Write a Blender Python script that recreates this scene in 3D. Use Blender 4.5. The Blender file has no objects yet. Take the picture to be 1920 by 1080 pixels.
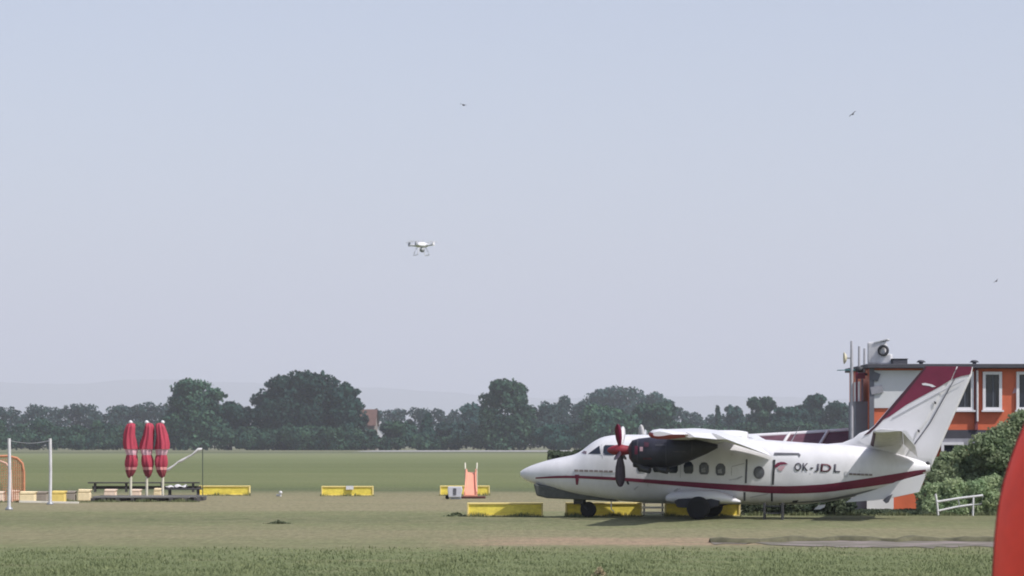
import bpy, bmesh, math, random
import numpy as np
from mathutils import Vector, Matrix
R = math.radians
random.seed(7)
scene = bpy.context.scene
col = scene.collection

# ------------------------------------------------------------------ camera, sky, sun, exposure
FOC, CX, HZ, HCAM = 5310.0, 960.0, 832.0, 2.37      # focal length in photo pixels, centre column, horizon row, eye height
cam_d = bpy.data.cameras.new('camera'); cam = bpy.data.objects.new('camera', cam_d); col.objects.link(cam)
cam.location = (0, 0, HCAM); cam.rotation_euler = (R(90), 0, 0)
cam_d.sensor_width = 36; cam_d.lens = FOC / 1920 * 36; cam_d.shift_y = (HZ - 540) / 1920
cam_d.clip_start = 0.5; cam_d.clip_end = 90000
cam_d.dof.use_dof = True; cam_d.dof.focus_distance = 90; cam_d.dof.aperture_fstop = 3.2
scene.camera = cam

SUN_EL, SUN_AZ = 52, 122      # azimuth: degrees from straight ahead (y) round to the right (x) and on behind
world = bpy.data.worlds.new('World'); scene.world = world; world.use_nodes = True
wn = world.node_tree; bg = wn.nodes['Background']
sky = wn.nodes.new('ShaderNodeTexSky'); sky.sky_type = 'NISHITA'; sky.sun_disc = False
sky.sun_elevation = R(SUN_EL); sky.sun_rotation = R(SUN_AZ)
sky.air_density = 1.0; sky.dust_density = 1.5; sky.ozone_density = 2.2; sky.altitude = 120
hs = wn.nodes.new('ShaderNodeHueSaturation'); hs.inputs['Saturation'].default_value = .77; hs.inputs['Hue'].default_value = .512
wn.links.new(sky.outputs[0], hs.inputs['Color']); wn.links.new(hs.outputs[0], bg.inputs[0]); bg.inputs[1].default_value = 0.107

sun_d = bpy.data.lights.new('sun', 'SUN'); sun_d.energy = 3.6; sun_d.angle = R(0.6); sun_d.color = (1, .96, .92)
sun = bpy.data.objects.new('sun', sun_d); col.objects.link(sun)
sd = Vector((math.sin(R(SUN_AZ)) * math.cos(R(SUN_EL)), math.cos(R(SUN_AZ)) * math.cos(R(SUN_EL)), math.sin(R(SUN_EL))))
sun.rotation_euler = sd.to_track_quat('Z', 'Y').to_euler()
scene.view_settings.view_transform = 'Standard'; scene.view_settings.look = 'None'
scene.view_settings.exposure = 0.5; scene.view_settings.gamma = 1
scene.render.engine = 'CYCLES'
scene.cycles.filter_width = 1.9
scene.cycles.max_bounces = 6
scene.cycles.volume_bounces = 1

# ------------------------------------------------------------------ where a photo pixel lies in the place
def at(px, py, Y):
    return Vector(((px - CX) * Y / FOC, Y, HCAM + (HZ - py) * Y / FOC))
def gy(py): return HCAM * FOC / (py - HZ)            # distance of a ground point seen at row py
def gpt(px, py):
    Y = gy(py); return Vector(((px - CX) * Y / FOC, Y, 0))

# ------------------------------------------------------------------ materials
MATS = {}   # name -> material
def mat(name, c, rough=.5, metal=0, var=.12, scale=6, bump=0, spec=.5, coat=0, stretch=(1, 1, 1), alpha=1, trans=0):
    if name in MATS: return MATS[name]
    m = bpy.data.materials.new(name); m.use_nodes = True; nt = m.node_tree; b = nt.nodes['Principled BSDF']
    b.inputs['Roughness'].default_value = rough; b.inputs['Metallic'].default_value = metal
    b.inputs['Specular IOR Level'].default_value = spec; b.inputs['Coat Weight'].default_value = coat
    b.inputs['Alpha'].default_value = alpha
    tc = nt.nodes.new('ShaderNodeTexCoord'); mp = nt.nodes.new('ShaderNodeMapping'); mp.inputs['Scale'].default_value = stretch
    nt.links.new(tc.outputs['Object'], mp.inputs[0])
    n = nt.nodes.new('ShaderNodeTexNoise'); n.inputs['Scale'].default_value = scale; n.inputs['Detail'].default_value = 6
    n.inputs['Roughness'].default_value = .65
    nt.links.new(mp.outputs[0], n.inputs['Vector'])
    r = nt.nodes.new('ShaderNodeValToRGB'); r.color_ramp.elements[0].position = .3; r.color_ramp.elements[1].position = .7
    r.color_ramp.elements[0].color = (*[x * (1 - var) for x in c], 1); r.color_ramp.elements[1].color = (*[min(1, x * (1 + var)) for x in c], 1)
    nt.links.new(n.outputs['Fac'], r.inputs[0]); nt.links.new(r.outputs[0], b.inputs['Base Color'])
    if bump:
        bp = nt.nodes.new('ShaderNodeBump'); bp.inputs['Strength'].default_value = bump; bp.inputs['Distance'].default_value = .05
        nt.links.new(n.outputs['Fac'], bp.inputs['Height']); nt.links.new(bp.outputs[0], b.inputs['Normal'])
    MATS[name] = m; return m

def foliage_mat(name, c, c2, scale=.25, trans=0):
    m = bpy.data.materials.new(name); m.use_nodes = True; nt = m.node_tree; b = nt.nodes['Principled BSDF']
    b.inputs['Roughness'].default_value = .75; b.inputs['Specular IOR Level'].default_value = .2
    tc = nt.nodes.new('ShaderNodeTexCoord'); n = nt.nodes.new('ShaderNodeTexNoise'); n.inputs['Scale'].default_value = scale; n.inputs['Detail'].default_value = 5
    nt.links.new(tc.outputs['Object'], n.inputs['Vector'])
    r = nt.nodes.new('ShaderNodeValToRGB'); r.color_ramp.elements[0].position = .35; r.color_ramp.elements[1].position = .68
    r.color_ramp.elements[0].color = (*c, 1); r.color_ramp.elements[1].color = (*c2, 1)
    nt.links.new(n.outputs['Fac'], r.inputs[0])
    h = nt.nodes.new('ShaderNodeHueSaturation'); oi = nt.nodes.new('ShaderNodeObjectInfo')
    mr = nt.nodes.new('ShaderNodeMapRange'); mr.inputs[3].default_value = .75; mr.inputs[4].default_value = 1.25
    nt.links.new(oi.outputs['Random'], mr.inputs[0]); nt.links.new(mr.outputs[0], h.inputs['Value'])
    nt.links.new(r.outputs[0], h.inputs['Color']); nt.links.new(h.outputs[0], b.inputs['Base Color'])
    if trans:
        tl = nt.nodes.new('ShaderNodeBsdfTranslucent'); mx = nt.nodes.new('ShaderNodeMixShader'); mx.inputs[0].default_value = trans
        nt.links.new(h.outputs[0], tl.inputs[0]); nt.links.new(b.outputs[0], mx.inputs[1]); nt.links.new(tl.outputs[0], mx.inputs[2]); nt.links.new(mx.outputs[0], nt.nodes['Material Output'].inputs[0])
    MATS[name] = m; return m

WHITE = mat('white_paint', (.70, .69, .71), .35, var=.05, scale=1.2, coat=.2)
WHITE2 = mat('weathered_white', (.62, .61, .62), .55, var=.15, scale=5)
BURG = mat('burgundy_paint', (.165, .014, .046), .4, var=.12, scale=3)
BURGF = mat('burgundy_fabric', (.10, .035, .055), .8, var=.3, scale=2)
NAVY = mat('dark_cowling', (.020, .020, .034), .5, var=.6, scale=2.2)
UNDER = mat('grey_underside', (.42, .41, .40), .6, var=.12, scale=2)
GLASS = mat('dark_glass', (.02, .025, .04), .12, var=.3, scale=2, spec=.6)
PANE = mat('grey_window_pane', (.09, .095, .11), .2, var=.35, scale=4, spec=.6)
RUBBER = mat('black_rubber', (.008, .008, .011), .8, var=.3, scale=8)
STEEL = mat('grey_steel', (.30, .31, .33), .45, .3, var=.2, scale=8)
DARK = mat('dark_metal', (.035, .036, .042), .6, var=.3, scale=6)
PANELGREY = mat('panel_gap', (.10, .10, .12), .7, var=.2)
RED = mat('red_paint', (.33, .02, .035), .5, var=.15, scale=4)
INK = mat('lettering_ink', (.06, .055, .075), .6, var=.15)
BROWNINK = mat('faded_ink', (.24, .20, .19), .7, var=.5, scale=9)
PINK = mat('pale_pink_paint', (.55, .34, .38), .6, var=.15)

# ------------------------------------------------------------------ objects and tags
def tag(o, label=None, cat=None, group=None, kind=None):
    if label: o['label'] = label
    if cat: o['category'] = cat
    if group: o['group'] = group
    if kind: o['kind'] = kind
    return o
def empty(name, loc, rz=0, **k):
    o = bpy.data.objects.new(name, None); col.objects.link(o); o.location = loc; o.rotation_euler = (0, 0, rz); o.empty_display_size = .2
    return tag(o, **k)
def copy_tree(o, parent=None):
    c = o.copy(); col.objects.link(c); c.parent = parent
    for ch in list(o.children): copy_tree(ch, c)
    return c

class MB:
    """collects shapes into one mesh"""
    def __init__(s): s.v = []; s.f = []; s.sm = []
    def add(s, vs, fs, smooth=False):
        k = len(s.v); s.v += [tuple(v) for v in vs]; s.f += [tuple(i + k for i in f) for f in fs]; s.sm += [smooth] * len(fs); return s
    def box(s, c, d, rot=(0, 0, 0), bev=0):
        bm = bmesh.new(); bmesh.ops.create_cube(bm, size=1)
        for v in bm.verts: v.co = Vector((v.co.x * d[0], v.co.y * d[1], v.co.z * d[2]))
        if bev: bmesh.ops.bevel(bm, geom=bm.edges[:], offset=bev, segments=2, affect='EDGES', profile=.6)
        from mathutils import Euler
        M = Euler(rot).to_matrix(); bm.verts.index_update()
        vs = [M @ v.co + Vector(c) for v in bm.verts]; fs = [[v.index for v in f.verts] for f in bm.faces]; bm.free()
        return s.add(vs, fs)
    def loft(s, rings, cap=True, smooth=True, closed=True):
        n = len(rings[0]); vs = [p for r in rings for p in r]; fs = []
        for i in range(len(rings) - 1):
            for j in range(n if closed else n - 1):
                a = i * n + j; b = i * n + (j + 1) % n
                fs.append((a, b, b + n, a + n))
        s.add(vs, fs, smooth)
        if cap and closed:
            s.add(rings[0], [tuple(range(n))[::-1]]); s.add(rings[-1], [tuple(range(n))])
        return s
    def tube(s, pts, r, n=8, smooth=True):
        pts = [Vector(p) for p in pts]; rr = r if isinstance(r, (list, tuple)) else [r] * len(pts); rings = []
        for i, p in enumerate(pts):
            d = (pts[min(i + 1, len(pts) - 1)] - pts[max(i - 1, 0)]).normalized()
            up = Vector((0, 0, 1)) if abs(d.z) < .9 else Vector((1, 0, 0))
            a = d.cross(up).normalized(); b = a.cross(d)
            rings.append([p + a * (math.cos(t) * rr[i]) + b * (math.sin(t) * rr[i]) for t in [2 * math.pi * k / n for k in range(n)]])
        return s.loft(rings, True, smooth)
    def lathe(s, prof, c=(0, 0, 0), axis='Z', n=20, smooth=True, cap=True):
        """prof: (radius, along)"""
        rings = []
        for r, h in prof:
            ring = []
            for k in range(n):
                t = 2 * math.pi * k / n; u, w = math.cos(t) * r, math.sin(t) * r
                p = {'Z': (u, w, h), 'X': (h, u, w), 'Y': (w, h, u)}[axis]
                ring.append((p[0] + c[0], p[1] + c[1], p[2] + c[2]))
            rings.append(ring)
        return s.loft(rings, cap, smooth)
    def prism(s, poly, y0, y1):
        """poly of (x,z) between two y"""
        n = len(poly); a = [(x, y0, z) for x, z in poly]; b = [(x, y1, z) for x, z in poly]
        s.add(a + b, [tuple(range(n)), tuple(range(n, 2 * n))[::-1]] + [(j, j + n, (j + 1) % n + n, (j + 1) % n) for j in range(n)]); return s
    def build(s, name, m, parent=None, bevel=0):
        me = bpy.data.meshes.new(name); me.from_pydata(s.v, [], s.f)
        me.polygons.foreach_set('use_smooth', s.sm); me.materials.append(m)
        bm = bmesh.new(); bm.from_mesh(me); bmesh.ops.recalc_face_normals(bm, faces=bm.faces[:]); bm.to_mesh(me); bm.free()
        me.update()
        o = bpy.data.objects.new(name, me); col.objects.link(o); o.parent = parent
        if bevel:
            bv = o.modifiers.new('bevel', 'BEVEL'); bv.width = bevel; bv.segments = 2; bv.limit_method = 'ANGLE'
        return o

def leaf_mesh(name, pts, nrm, size, m, rng, parent=None, jitter=.9):
    """many small leaf-clump faces at pts, facing roughly along nrm"""
    n = len(pts); d = nrm + rng.normal(0, jitter, (n, 3)); d /= np.linalg.norm(d, axis=1)[:, None] + 1e-9
    r = rng.normal(0, 1, (n, 3)); a = np.cross(d, r); a /= np.linalg.norm(a, axis=1)[:, None] + 1e-9; b = np.cross(d, a)
    s = (size * rng.uniform(.55, 1.35, n))[:, None]
    q = rng.uniform(.6, 1.1, (n, 5))
    ang = np.array([0, 72, 144, 216, 288]) * math.pi / 180
    v = np.empty((n, 5, 3))
    for k in range(5):
        v[:, k] = pts + a * s * (q[:, k] * math.cos(ang[k]))[:, None] * .5 + b * s * (q[:, k] * math.sin(ang[k]))[:, None] * .5
    me = bpy.data.meshes.new(name); me.vertices.add(n * 5); me.vertices.foreach_set('co', v.reshape(-1).astype(np.float32))
    me.loops.add(n * 5); me.loops.foreach_set('vertex_index', np.arange(n * 5, dtype=np.int32))
    me.polygons.add(n); me.polygons.foreach_set('loop_start', np.arange(0, n * 5, 5, dtype=np.int32))
    me.materials.append(m); me.update(calc_edges=True)
    o = bpy.data.objects.new(name, me); col.objects.link(o); o.parent = parent
    return o

# ------------------------------------------------------------------ ground
def ground_material():
    m = bpy.data.materials.new('airfield_grass'); m.use_nodes = True; nt = m.node_tree; b = nt.nodes['Principled BSDF']
    b.inputs['Roughness'].default_value = .95; b.inputs['Specular IOR Level'].default_value = .1
    N = nt.nodes.new; L = nt.links.new
    tc = N('ShaderNodeTexCoord'); sep = N('ShaderNodeSeparateXYZ'); L(tc.outputs['Object'], sep.inputs[0])
    def noise(scale, st=(1, 1, 1), det=5, rough=.6):
        mp = N('ShaderNodeMapping'); mp.inputs['Scale'].default_value = st; L(tc.outputs['Object'], mp.inputs[0])
        n = N('ShaderNodeTexNoise'); n.inputs['Scale'].default_value = scale; n.inputs['Detail'].default_value = det; n.inputs['Roughness'].default_value = rough
        L(mp.outputs[0], n.inputs['Vector']); return n.outputs['Fac']
    def math_(op, a, c):
        x = N('ShaderNodeMath'); x.operation = op
        for i, q in enumerate((a, c)):
            if isinstance(q, (int, float)): x.inputs[i].default_value = q
            else: L(q, x.inputs[i])
        return x.outputs[0]
    def mix(f, a, c, mode='MIX'):
        x = N('ShaderNodeMix'); x.data_type = 'RGBA'; x.blend_type = mode
        if isinstance(f, (int, float)): x.inputs[0].default_value = f
        else: L(f, x.inputs[0])
        for i, q in ((6, a), (7, c)):
            if isinstance(q, tuple): x.inputs[i].default_value = (*q, 1)
            else: L(q, x.inputs[i])
        return x.outputs[2]
    warp = noise(.12, (.35, 1, 1), 5, .65)
    yw = math_('ADD', sep.outputs[1], math_('MULTIPLY', math_('SUBTRACT', warp, .5), 16))
    fac = N('ShaderNodeMapRange'); fac.inputs[1].default_value = 45; fac.inputs[2].default_value = 165; L(yw, fac.inputs[0])
    ramp = N('ShaderNodeValToRGB'); L(fac.outputs[0], ramp.inputs[0])
    G1, DRY, DRY2, MIXG, FAR = (.152, .176, .083), (.245, .215, .132), (.215, .197, .116), (.165, .178, .088), (.128, .150, .066)
    stops = [(45, G1), (61, G1), (64, MIXG), (70, DRY2), (78, DRY2), (82, MIXG), (88, (.125, .132, .07)), (96, MIXG), (102, DRY), (122, DRY), (134, DRY2), (142, (.10, .118, .06)), (165, FAR)]
    cr = ramp.color_ramp
    while len(cr.elements) < len(stops): cr.elements.new(.5)
    for e, (y, c) in zip(cr.elements, stops): e.position = (y - 45) / 120; e.color = (*c, 1)
    # the mown field beyond: broad bands
    far = N('ShaderNodeMapRange'); far.inputs[1].default_value = 150; far.inputs[2].default_value = 900
    yf = math_('ADD', sep.outputs[1], math_('MULTIPLY', math_('SUBTRACT', noise(.01, (.3, 1, 1)), .5), 120)); L(yf, far.inputs[0])
    fr = N('ShaderNodeValToRGB'); L(far.outputs[0], fr.inputs[0])
    fs = [(150, FAR), (215, (.138, .160, .070)), (290, (.112, .136, .058)), (400, (.136, .160, .072)), (540, (.170, .192, .094)), (690, (.172, .190, .105)), (730, (.085, .10, .055)), (800, (.08, .095, .055)), (830, (.15, .155, .1))]
    while len(fr.color_ramp.elements) < len(fs): fr.color_ramp.elements.new(.5)
    for e, (y, c) in zip(fr.color_ramp.elements, fs): e.position = (y - 150) / 750; e.color = (*c, 1)
    isfar = N('ShaderNodeMapRange'); isfar.inputs[1].default_value = 150; isfar.inputs[2].default_value = 165; L(sep.outputs[1], isfar.inputs[0])
    c = mix(isfar.outputs[0], ramp.outputs[0], fr.outputs[0])
    # dry straw patches, finer mottling
    p = N('ShaderNodeMapRange'); p.inputs[1].default_value = .52; p.inputs[2].default_value = .68; L(noise(.55, (.4, 1, 1), 7, .7), p.inputs[0])
    c = mix(math_('MULTIPLY', p.outputs[0], .45), c, (.24, .205, .12))
    g = N('ShaderNodeMapRange'); g.inputs[1].default_value = .52; g.inputs[2].default_value = .7; L(noise(.8, (.5, .7, 1), 7, .7), g.inputs[0])
    c = mix(math_('MULTIPLY', g.outputs[0], .35), c, (.10, .125, .055))
    st_ = N('ShaderNodeMapRange'); st_.inputs[1].default_value = .48; st_.inputs[2].default_value = .62; L(noise(.9, (.10, .9, 1), 6, .72), st_.inputs[0])
    near_ = N('ShaderNodeMapRange'); near_.inputs[1].default_value = 62; near_.inputs[2].default_value = 72; L(sep.outputs[1], near_.inputs[0])
    nf_ = N('ShaderNodeMapRange'); nf_.inputs[1].default_value = 150; nf_.inputs[2].default_value = 120; L(sep.outputs[1], nf_.inputs[0])
    c = mix(math_('MULTIPLY', math_('MULTIPLY', st_.outputs[0], .55), math_('MULTIPLY', near_.outputs[0], nf_.outputs[0])), c, (.155, .172, .088))
    mw_ = N('ShaderNodeMapRange'); mw_.inputs[1].default_value = .4; mw_.inputs[2].default_value = .6; mw_.inputs[3].default_value = .0; mw_.inputs[4].default_value = .28; L(noise(.035, (.12, 1, 1), 6, .7), mw_.inputs[0])
    c = mix(math_('MULTIPLY', mw_.outputs[0], isfar.outputs[0]), c, (.20, .20, .105))
    # bare reddish soil worn through in front of the aircraft
    def smooth(v, a0, a1):
        x = N('ShaderNodeMapRange'); x.interpolation_type = 'SMOOTHSTEP'; x.inputs[1].default_value = a0; x.inputs[2].default_value = a1; L(v, x.inputs[0]); return x.outputs[0]
    wx = math_('ADD', sep.outputs[0], math_('MULTIPLY', math_('SUBTRACT', noise(.5), .5), 3.0))
    wy = math_('ADD', sep.outputs[1], math_('MULTIPLY', math_('SUBTRACT', noise(.45, (.6, 1, 1), 6, .75), .5), 7.0))
    soil = math_('MULTIPLY', math_('MULTIPLY', smooth(wy, 65.2, 66.8), smooth(wy, 73.0, 69.8)), math_('MULTIPLY', smooth(wx, -2.6, .6), smooth(wx, 7.2, 4.6)))
    soil = math_('MULTIPLY', soil, smooth(noise(1.3, (.5, 1, 1), 6, .7), .30, .50))
    c = mix(math_('MULTIPLY', soil, .95), c, (.31, .225, .155))
    mid_ = N('ShaderNodeMapRange'); mid_.inputs[1].default_value = .42; mid_.inputs[2].default_value = .60; L(noise(1.6, (.8, .22, 1), 7, .75), mid_.inputs[0])
    c = mix(math_('MULTIPLY', math_('MULTIPLY', mid_.outputs[0], .42), math_('MULTIPLY', near_.outputs[0], nf_.outputs[0])), c, (.235, .215, .128))
    dk_ = N('ShaderNodeMapRange'); dk_.inputs[1].default_value = .55; dk_.inputs[2].default_value = .72; L(noise(2.3, (.7, .2, 1), 7, .75), dk_.inputs[0])
    c = mix(math_('MULTIPLY', dk_.outputs[0], .5), c, (.105, .125, .058))
    fine = noise(6, (1, .14, 1), 7, .8)
    f = N('ShaderNodeMapRange'); f.inputs[1].default_value = .25; f.inputs[2].default_value = .75; f.inputs[3].default_value = .62; f.inputs[4].default_value = 1.40; L(fine, f.inputs[0])
    cc = N('ShaderNodeCombineColor')
    for i in range(3): L(f.outputs[0], cc.inputs[i])
    c = mix(1.0, c, cc.outputs[0], 'MULTIPLY')
    L(c, b.inputs['Base Color'])
    bp = N('ShaderNodeBump'); bp.inputs['Strength'].default_value = .6; bp.inputs['Distance'].default_value = .08; L(fine, bp.inputs['Height']); L(bp.outputs[0], b.inputs['Normal'])
    return m
g = MB(); S = 34000
xs = [-S, -3000, -400, -60, 60, 400, 3000, S]; ys = [-300, 0, 40, 60, 100, 200, 500, 1200, 5000, S]
g.add([(x, y, 0) for y in ys for x in xs], [(j * 8 + i, j * 8 + i + 1, j * 8 + i + 9, j * 8 + i + 8) for j in range(len(ys) - 1) for i in range(7)])
tag(g.build('ground', ground_material()), kind='structure')

# far pale runway below the wood
rw = MB(); rw.add([(-48, 850, .03), (330, 850, .03), (330, 985, .03), (-48, 985, .03)], [(0, 1, 2, 3)])
tag(rw.build('runway', mat('pale_concrete', (.33, .32, .31), .9, var=.15, scale=.05)), kind='structure')
# broken asphalt strip in front of the aircraft, lower right
rng = np.random.default_rng(3)
top, bot = [], []
for i in range(90):
    x = 4.75 + i * .25
    e = min(1, i / 10)
    top.append((x, 67.6 + .9 * e + rng.normal(0, .22) + .25 * math.sin(x * .9), .012)); bot.append((x, 67.4 - 2.7 * e + rng.normal(0, .42) + .3 * math.sin(x * 1.3), .012))
tr = MB(); n = len(top); tr.add(top + bot, [(i, i + 1, n + i + 1, n + i) for i in range(n - 1)])
asph = foliage_mat('worn_asphalt', (.115, .11, .075), (.27, .225, .21), .9)
tag(tr.build('asphalt_path', asph), kind='structure')
# low ragged turf lip along the far edge of the strip
lip = MB()
pts = [(x, y + .12, 0) for x, y, z in top]
rings = []
for i, (x, y, z) in enumerate(pts):
    h = .05 + .06 * abs(math.sin(x * 2.1)) + rng.uniform(0, .04)
    rings.append([(x, y - .16, -.02), (x, y - .08, h * .8), (x, y + .15, h), (x, y + .5, -.02)])
lip.loft(rings, closed=False)
tag(lip.build('turf_edge', mat('turf_edge', (.10, .095, .055), .95, var=.4, scale=3)), kind='structure')

# hazy hills on the skyline
hm = mat('hill_forest', (.07, .09, .06), .9, var=.3, scale=.002)
def hill(pts, Y, depth):
    h = MB(); fine = []
    X = np.linspace(-1600, 3600, 340); Z = np.interp(X, [p[0] for p in pts], [p[1] for p in pts])
    Z = np.convolve(np.pad(Z, 5, mode='edge'), np.ones(11) / 11, 'valid') + np.sin(X * .05) * .8 + np.sin(X * .13) * .4
    rings = []
    for x, z in zip(X, Z):
        p = at(x, z, Y); H = p.z
        rings.append([(p.x, Y - depth, -2), (p.x, Y - depth * .45, H * .55), (p.x, Y, H), (p.x, Y + depth * .5, H * .5), (p.x, Y + depth, -2)])
    h.loft(rings, closed=False); return h
tag(hill([(-200, 716), (0, 714), (100, 722), (150, 724), (210, 711), (280, 709), (420, 716), (560, 722), (700, 726), (830, 735), (1000, 748), (1300, 742), (1450, 744), (1700, 752), (2200, 760)], 19500, 3000).build('hills', hm), kind='structure')

# ------------------------------------------------------------------ trees
LEAF_A = foliage_mat('leaves_dark', (.008, .036, .032), (.020, .064, .044), .22)  # the haze's blue tint is put into the leaf colours
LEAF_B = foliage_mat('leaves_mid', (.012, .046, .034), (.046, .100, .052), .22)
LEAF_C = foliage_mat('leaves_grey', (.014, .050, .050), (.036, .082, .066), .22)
BARK = mat('bark', (.09, .07, .055), .9, var=.3, scale=2)
def blobs_points(blobs, n, rng):
    """points in a shell of each ellipsoid blob, outward normals; lumpy"""
    vol = np.array([b[1][0] * b[1][2] for b in blobs]); vol = vol / vol.sum(); P, Nn = [], []
    for (c, r), w in zip(blobs, vol):
        k = max(20, int(n * w)); d = rng.normal(0, 1, (k, 3)); d /= np.linalg.norm(d, axis=1)[:, None]
        rad = np.where(rng.uniform(0, 1, k) < .25, rng.uniform(.25, .8, k), rng.uniform(.6, 1.05, k) ** .6)
        lump = 1 + .13 * np.sin(d[:, 0] * 7 + c[0]) * np.cos(d[:, 2] * 6 + c[2]) + rng.normal(0, .03, k)
        P.append(np.array(c) + d * np.array(r) * (rad * lump)[:, None]); Nn.append(d)
    return np.concatenate(P), np.concatenate(Nn)
def crown_blobs(w, h0, h1, k, rng, flat=.55):
    """a main mass with sub-crowns round it: w width, from h0 to h1"""
    H = h1 - h0; out = [((0, 0, h0 + H * .48), (w * .36, w * .33, H * .42))]
    for i in range(k):
        a = 2 * math.pi * i / k + rng.uniform(-.4, .4); e = rng.uniform(.15, .95)
        rad = w * .5 * math.sqrt(max(.05, 1 - (abs(e - .45) / .62) ** 2)) * rng.uniform(.55, .8)
        s = w * rng.uniform(.13, .22)
        z = min(h0 + H * e, h1 - s * flat)
        out.append(((math.cos(a) * rad, math.sin(a) * rad * .9, z), (s, s, s * rng.uniform(.6, .9))))
    out.append(((w * .03, 0, h1 - H * .16), (w * .2, w * .2, H * .16)))
    return out
def tree(name, px, top, base_px_w, Y, label, m, seed, h0=.12, k=14, n=5200, leaf=.95, shape=None, group=None):
    rng = np.random.default_rng(seed)
    p = at(px, top, Y); h = p.z; w = base_px_w * Y / FOC
    t = empty(name, (p.x, Y, 0), label=label, cat='tree', group=group)
    bl = shape(w, h, rng) if shape else crown_blobs(w, h * h0, h, k, rng)
    P, Nn = blobs_points(bl, int(n * 1.7), rng); keep = P[:, 2] > .1; P, Nn = P[keep], Nn[keep]
    leaf_mesh('crown', P, Nn, leaf * 1.22, m, rng, t, .75)
    tr = MB(); tr.tube([(0, 0, -.2), (.1, 0, h * .3), (-.1, .1, h * .75)], [w * .03 + .2, w * .022 + .12, .06], 7)
    for i in range(4):
        a = i * 1.7 + rng.uniform(0, 1); tr.tube([(0, 0, h * (.25 + .1 * i)), (math.cos(a) * w * .28, math.sin(a) * w * .28, h * (.45 + .1 * i))], [.16, .05], 5)
    tr.build('trunk', BARK, t)
    return t
def lolly(skirt):
    """a crown standing clear on top of a darker skirt of growth"""
    def f(w, h, rng):
        out = crown_blobs(w, h * .52, h, 16, rng)
        for i in range(10):
            a = rng.uniform(0, 6.28); out.append(((math.cos(a) * w * .3 * skirt, math.sin(a) * w * .3, h * rng.uniform(.08, .5)), (w * .22 * skirt, w * .2, h * .17)))
        return out
    return f
def broad(w, h, rng):
    out = [((0, 0, h * .42), (w * .44, w * .3, h * .42)), ((0, 0, h * .5), (w * .36, w * .22, h * .4)), ((-w * .1, 0, h * .6), (w * .25, w * .2, h * .3))]
    X = np.linspace(-.46, .46, 13)
    for i, x in enumerate(X):
        top = h * (1 - .35 * abs(x * 2) ** 2.6 - (.05 if i % 3 == 1 else 0)) * (.96 if x > .25 else 1)
        s = w * rng.uniform(.07, .11)
        for e in (1, .72, .45, .2):
            z = top * e - s * .8
            out.append(((x * w * (1.0 if e < 1 else .9), rng.uniform(-.25, .1) * w * .8, max(z, s * .5)), (s * 1.1, s * 1.1, s * .85)))
    return out
def conifer(w, h, rng):
    return [((rng.uniform(-.05, .05) * w, 0, h * e), (w * .5 * (1 - e * .8), w * .5 * (1 - e * .8), h * .12)) for e in (.08, .2, .32, .45, .58, .7, .82, .92)]
tree('broadleaf_tree', 366, 712, 118, 1040, 'round topped tree standing tall left of the widest tree clump', LEAF_B, 11, shape=lolly(1.3), n=6500)
tree('broadleaf_tree', 572, 697, 208, 1046, 'widest and tallest dark tree on the left half of the skyline', LEAF_A, 12, shape=broad, n=22000, leaf=1.0)
tree('broadleaf_tree', 648, 716, 62, 1034, 'narrower tree crown leaning off the right shoulder of the widest tree', LEAF_A, 13, n=3600)
tree('broadleaf_tree', 432, 752, 92, 1050, 'lower dark tree filling the gap left of the widest tree', LEAF_A, 14, h0=.0, n=4200)
tree('broadleaf_tree', 326, 765, 64, 1044, 'low dark tree at the left foot of the round topped tree', LEAF_A, 141, h0=.0, n=3000)
tree('broadleaf_tree', 947, 716, 98, 1030, 'mushroom shaped tree rising alone left of the parked aircraft nose', LEAF_B, 15, shape=lolly(1.25), n=6500)
tree('broadleaf_tree', 888, 755, 52, 1180, 'hazy tree just left of the mushroom shaped tree', LEAF_C, 16, h0=.0, n=2600)
tree('conifer_tree', 801, 778, 46, 1036, 'dark cone shaped tree in the middle of the low growth', LEAF_A, 17, shape=conifer, n=2600)
tree('broadleaf_tree', 745, 793, 78, 1042, 'low round bush tree right of the far white gabled house', LEAF_B, 18, h0=.0, n=3200)
tree('broadleaf_tree', 850, 792, 74, 1052, 'pale low tree between the cone shaped tree and the mushroom shaped tree', LEAF_C, 19, h0=.0, n=3000)
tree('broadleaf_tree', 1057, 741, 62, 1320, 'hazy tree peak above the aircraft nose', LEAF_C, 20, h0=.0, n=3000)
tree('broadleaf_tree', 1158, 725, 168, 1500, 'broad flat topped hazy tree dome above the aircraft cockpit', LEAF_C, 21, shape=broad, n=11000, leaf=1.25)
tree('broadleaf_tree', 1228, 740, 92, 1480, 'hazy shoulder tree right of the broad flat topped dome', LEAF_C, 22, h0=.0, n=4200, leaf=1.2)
tree('broadleaf_tree', 1142, 764, 128, 1022, 'fresh green round tree directly behind the cockpit roof', LEAF_B, 23, h0=.0, n=6000)
tree('broadleaf_tree', 1226, 757, 104, 1030, 'fresh green tree behind the propellers and the wing', LEAF_B, 24, h0=.0, n=5200)
tree('broadleaf_tree', 1040, 798, 74, 1024, 'low dark tree behind the aircraft nose cone', LEAF_A, 25, h0=.0, n=3200)
tree('conifer_tree', 1346, 763, 24, 1150, 'small thin pointed tree above the wing root', LEAF_A, 26, shape=conifer, n=1500)
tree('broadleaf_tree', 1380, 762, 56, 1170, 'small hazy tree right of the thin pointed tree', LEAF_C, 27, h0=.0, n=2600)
tree('broadleaf_tree', 1428, 746, 62, 1080, 'round dark tree left of the highest tree behind the awning', LEAF_B, 28, h0=.0, n=3600)
tree('broadleaf_tree', 1522, 742, 88, 1090, 'highest dark tree behind the burgundy awning', LEAF_A, 29, h0=.0, n=4600)
tree('broadleaf_tree', 1578, 757, 84, 1084, 'dark tree beside the grey stair tower of the orange building', LEAF_A, 30, h0=.0, n=4200)
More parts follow.
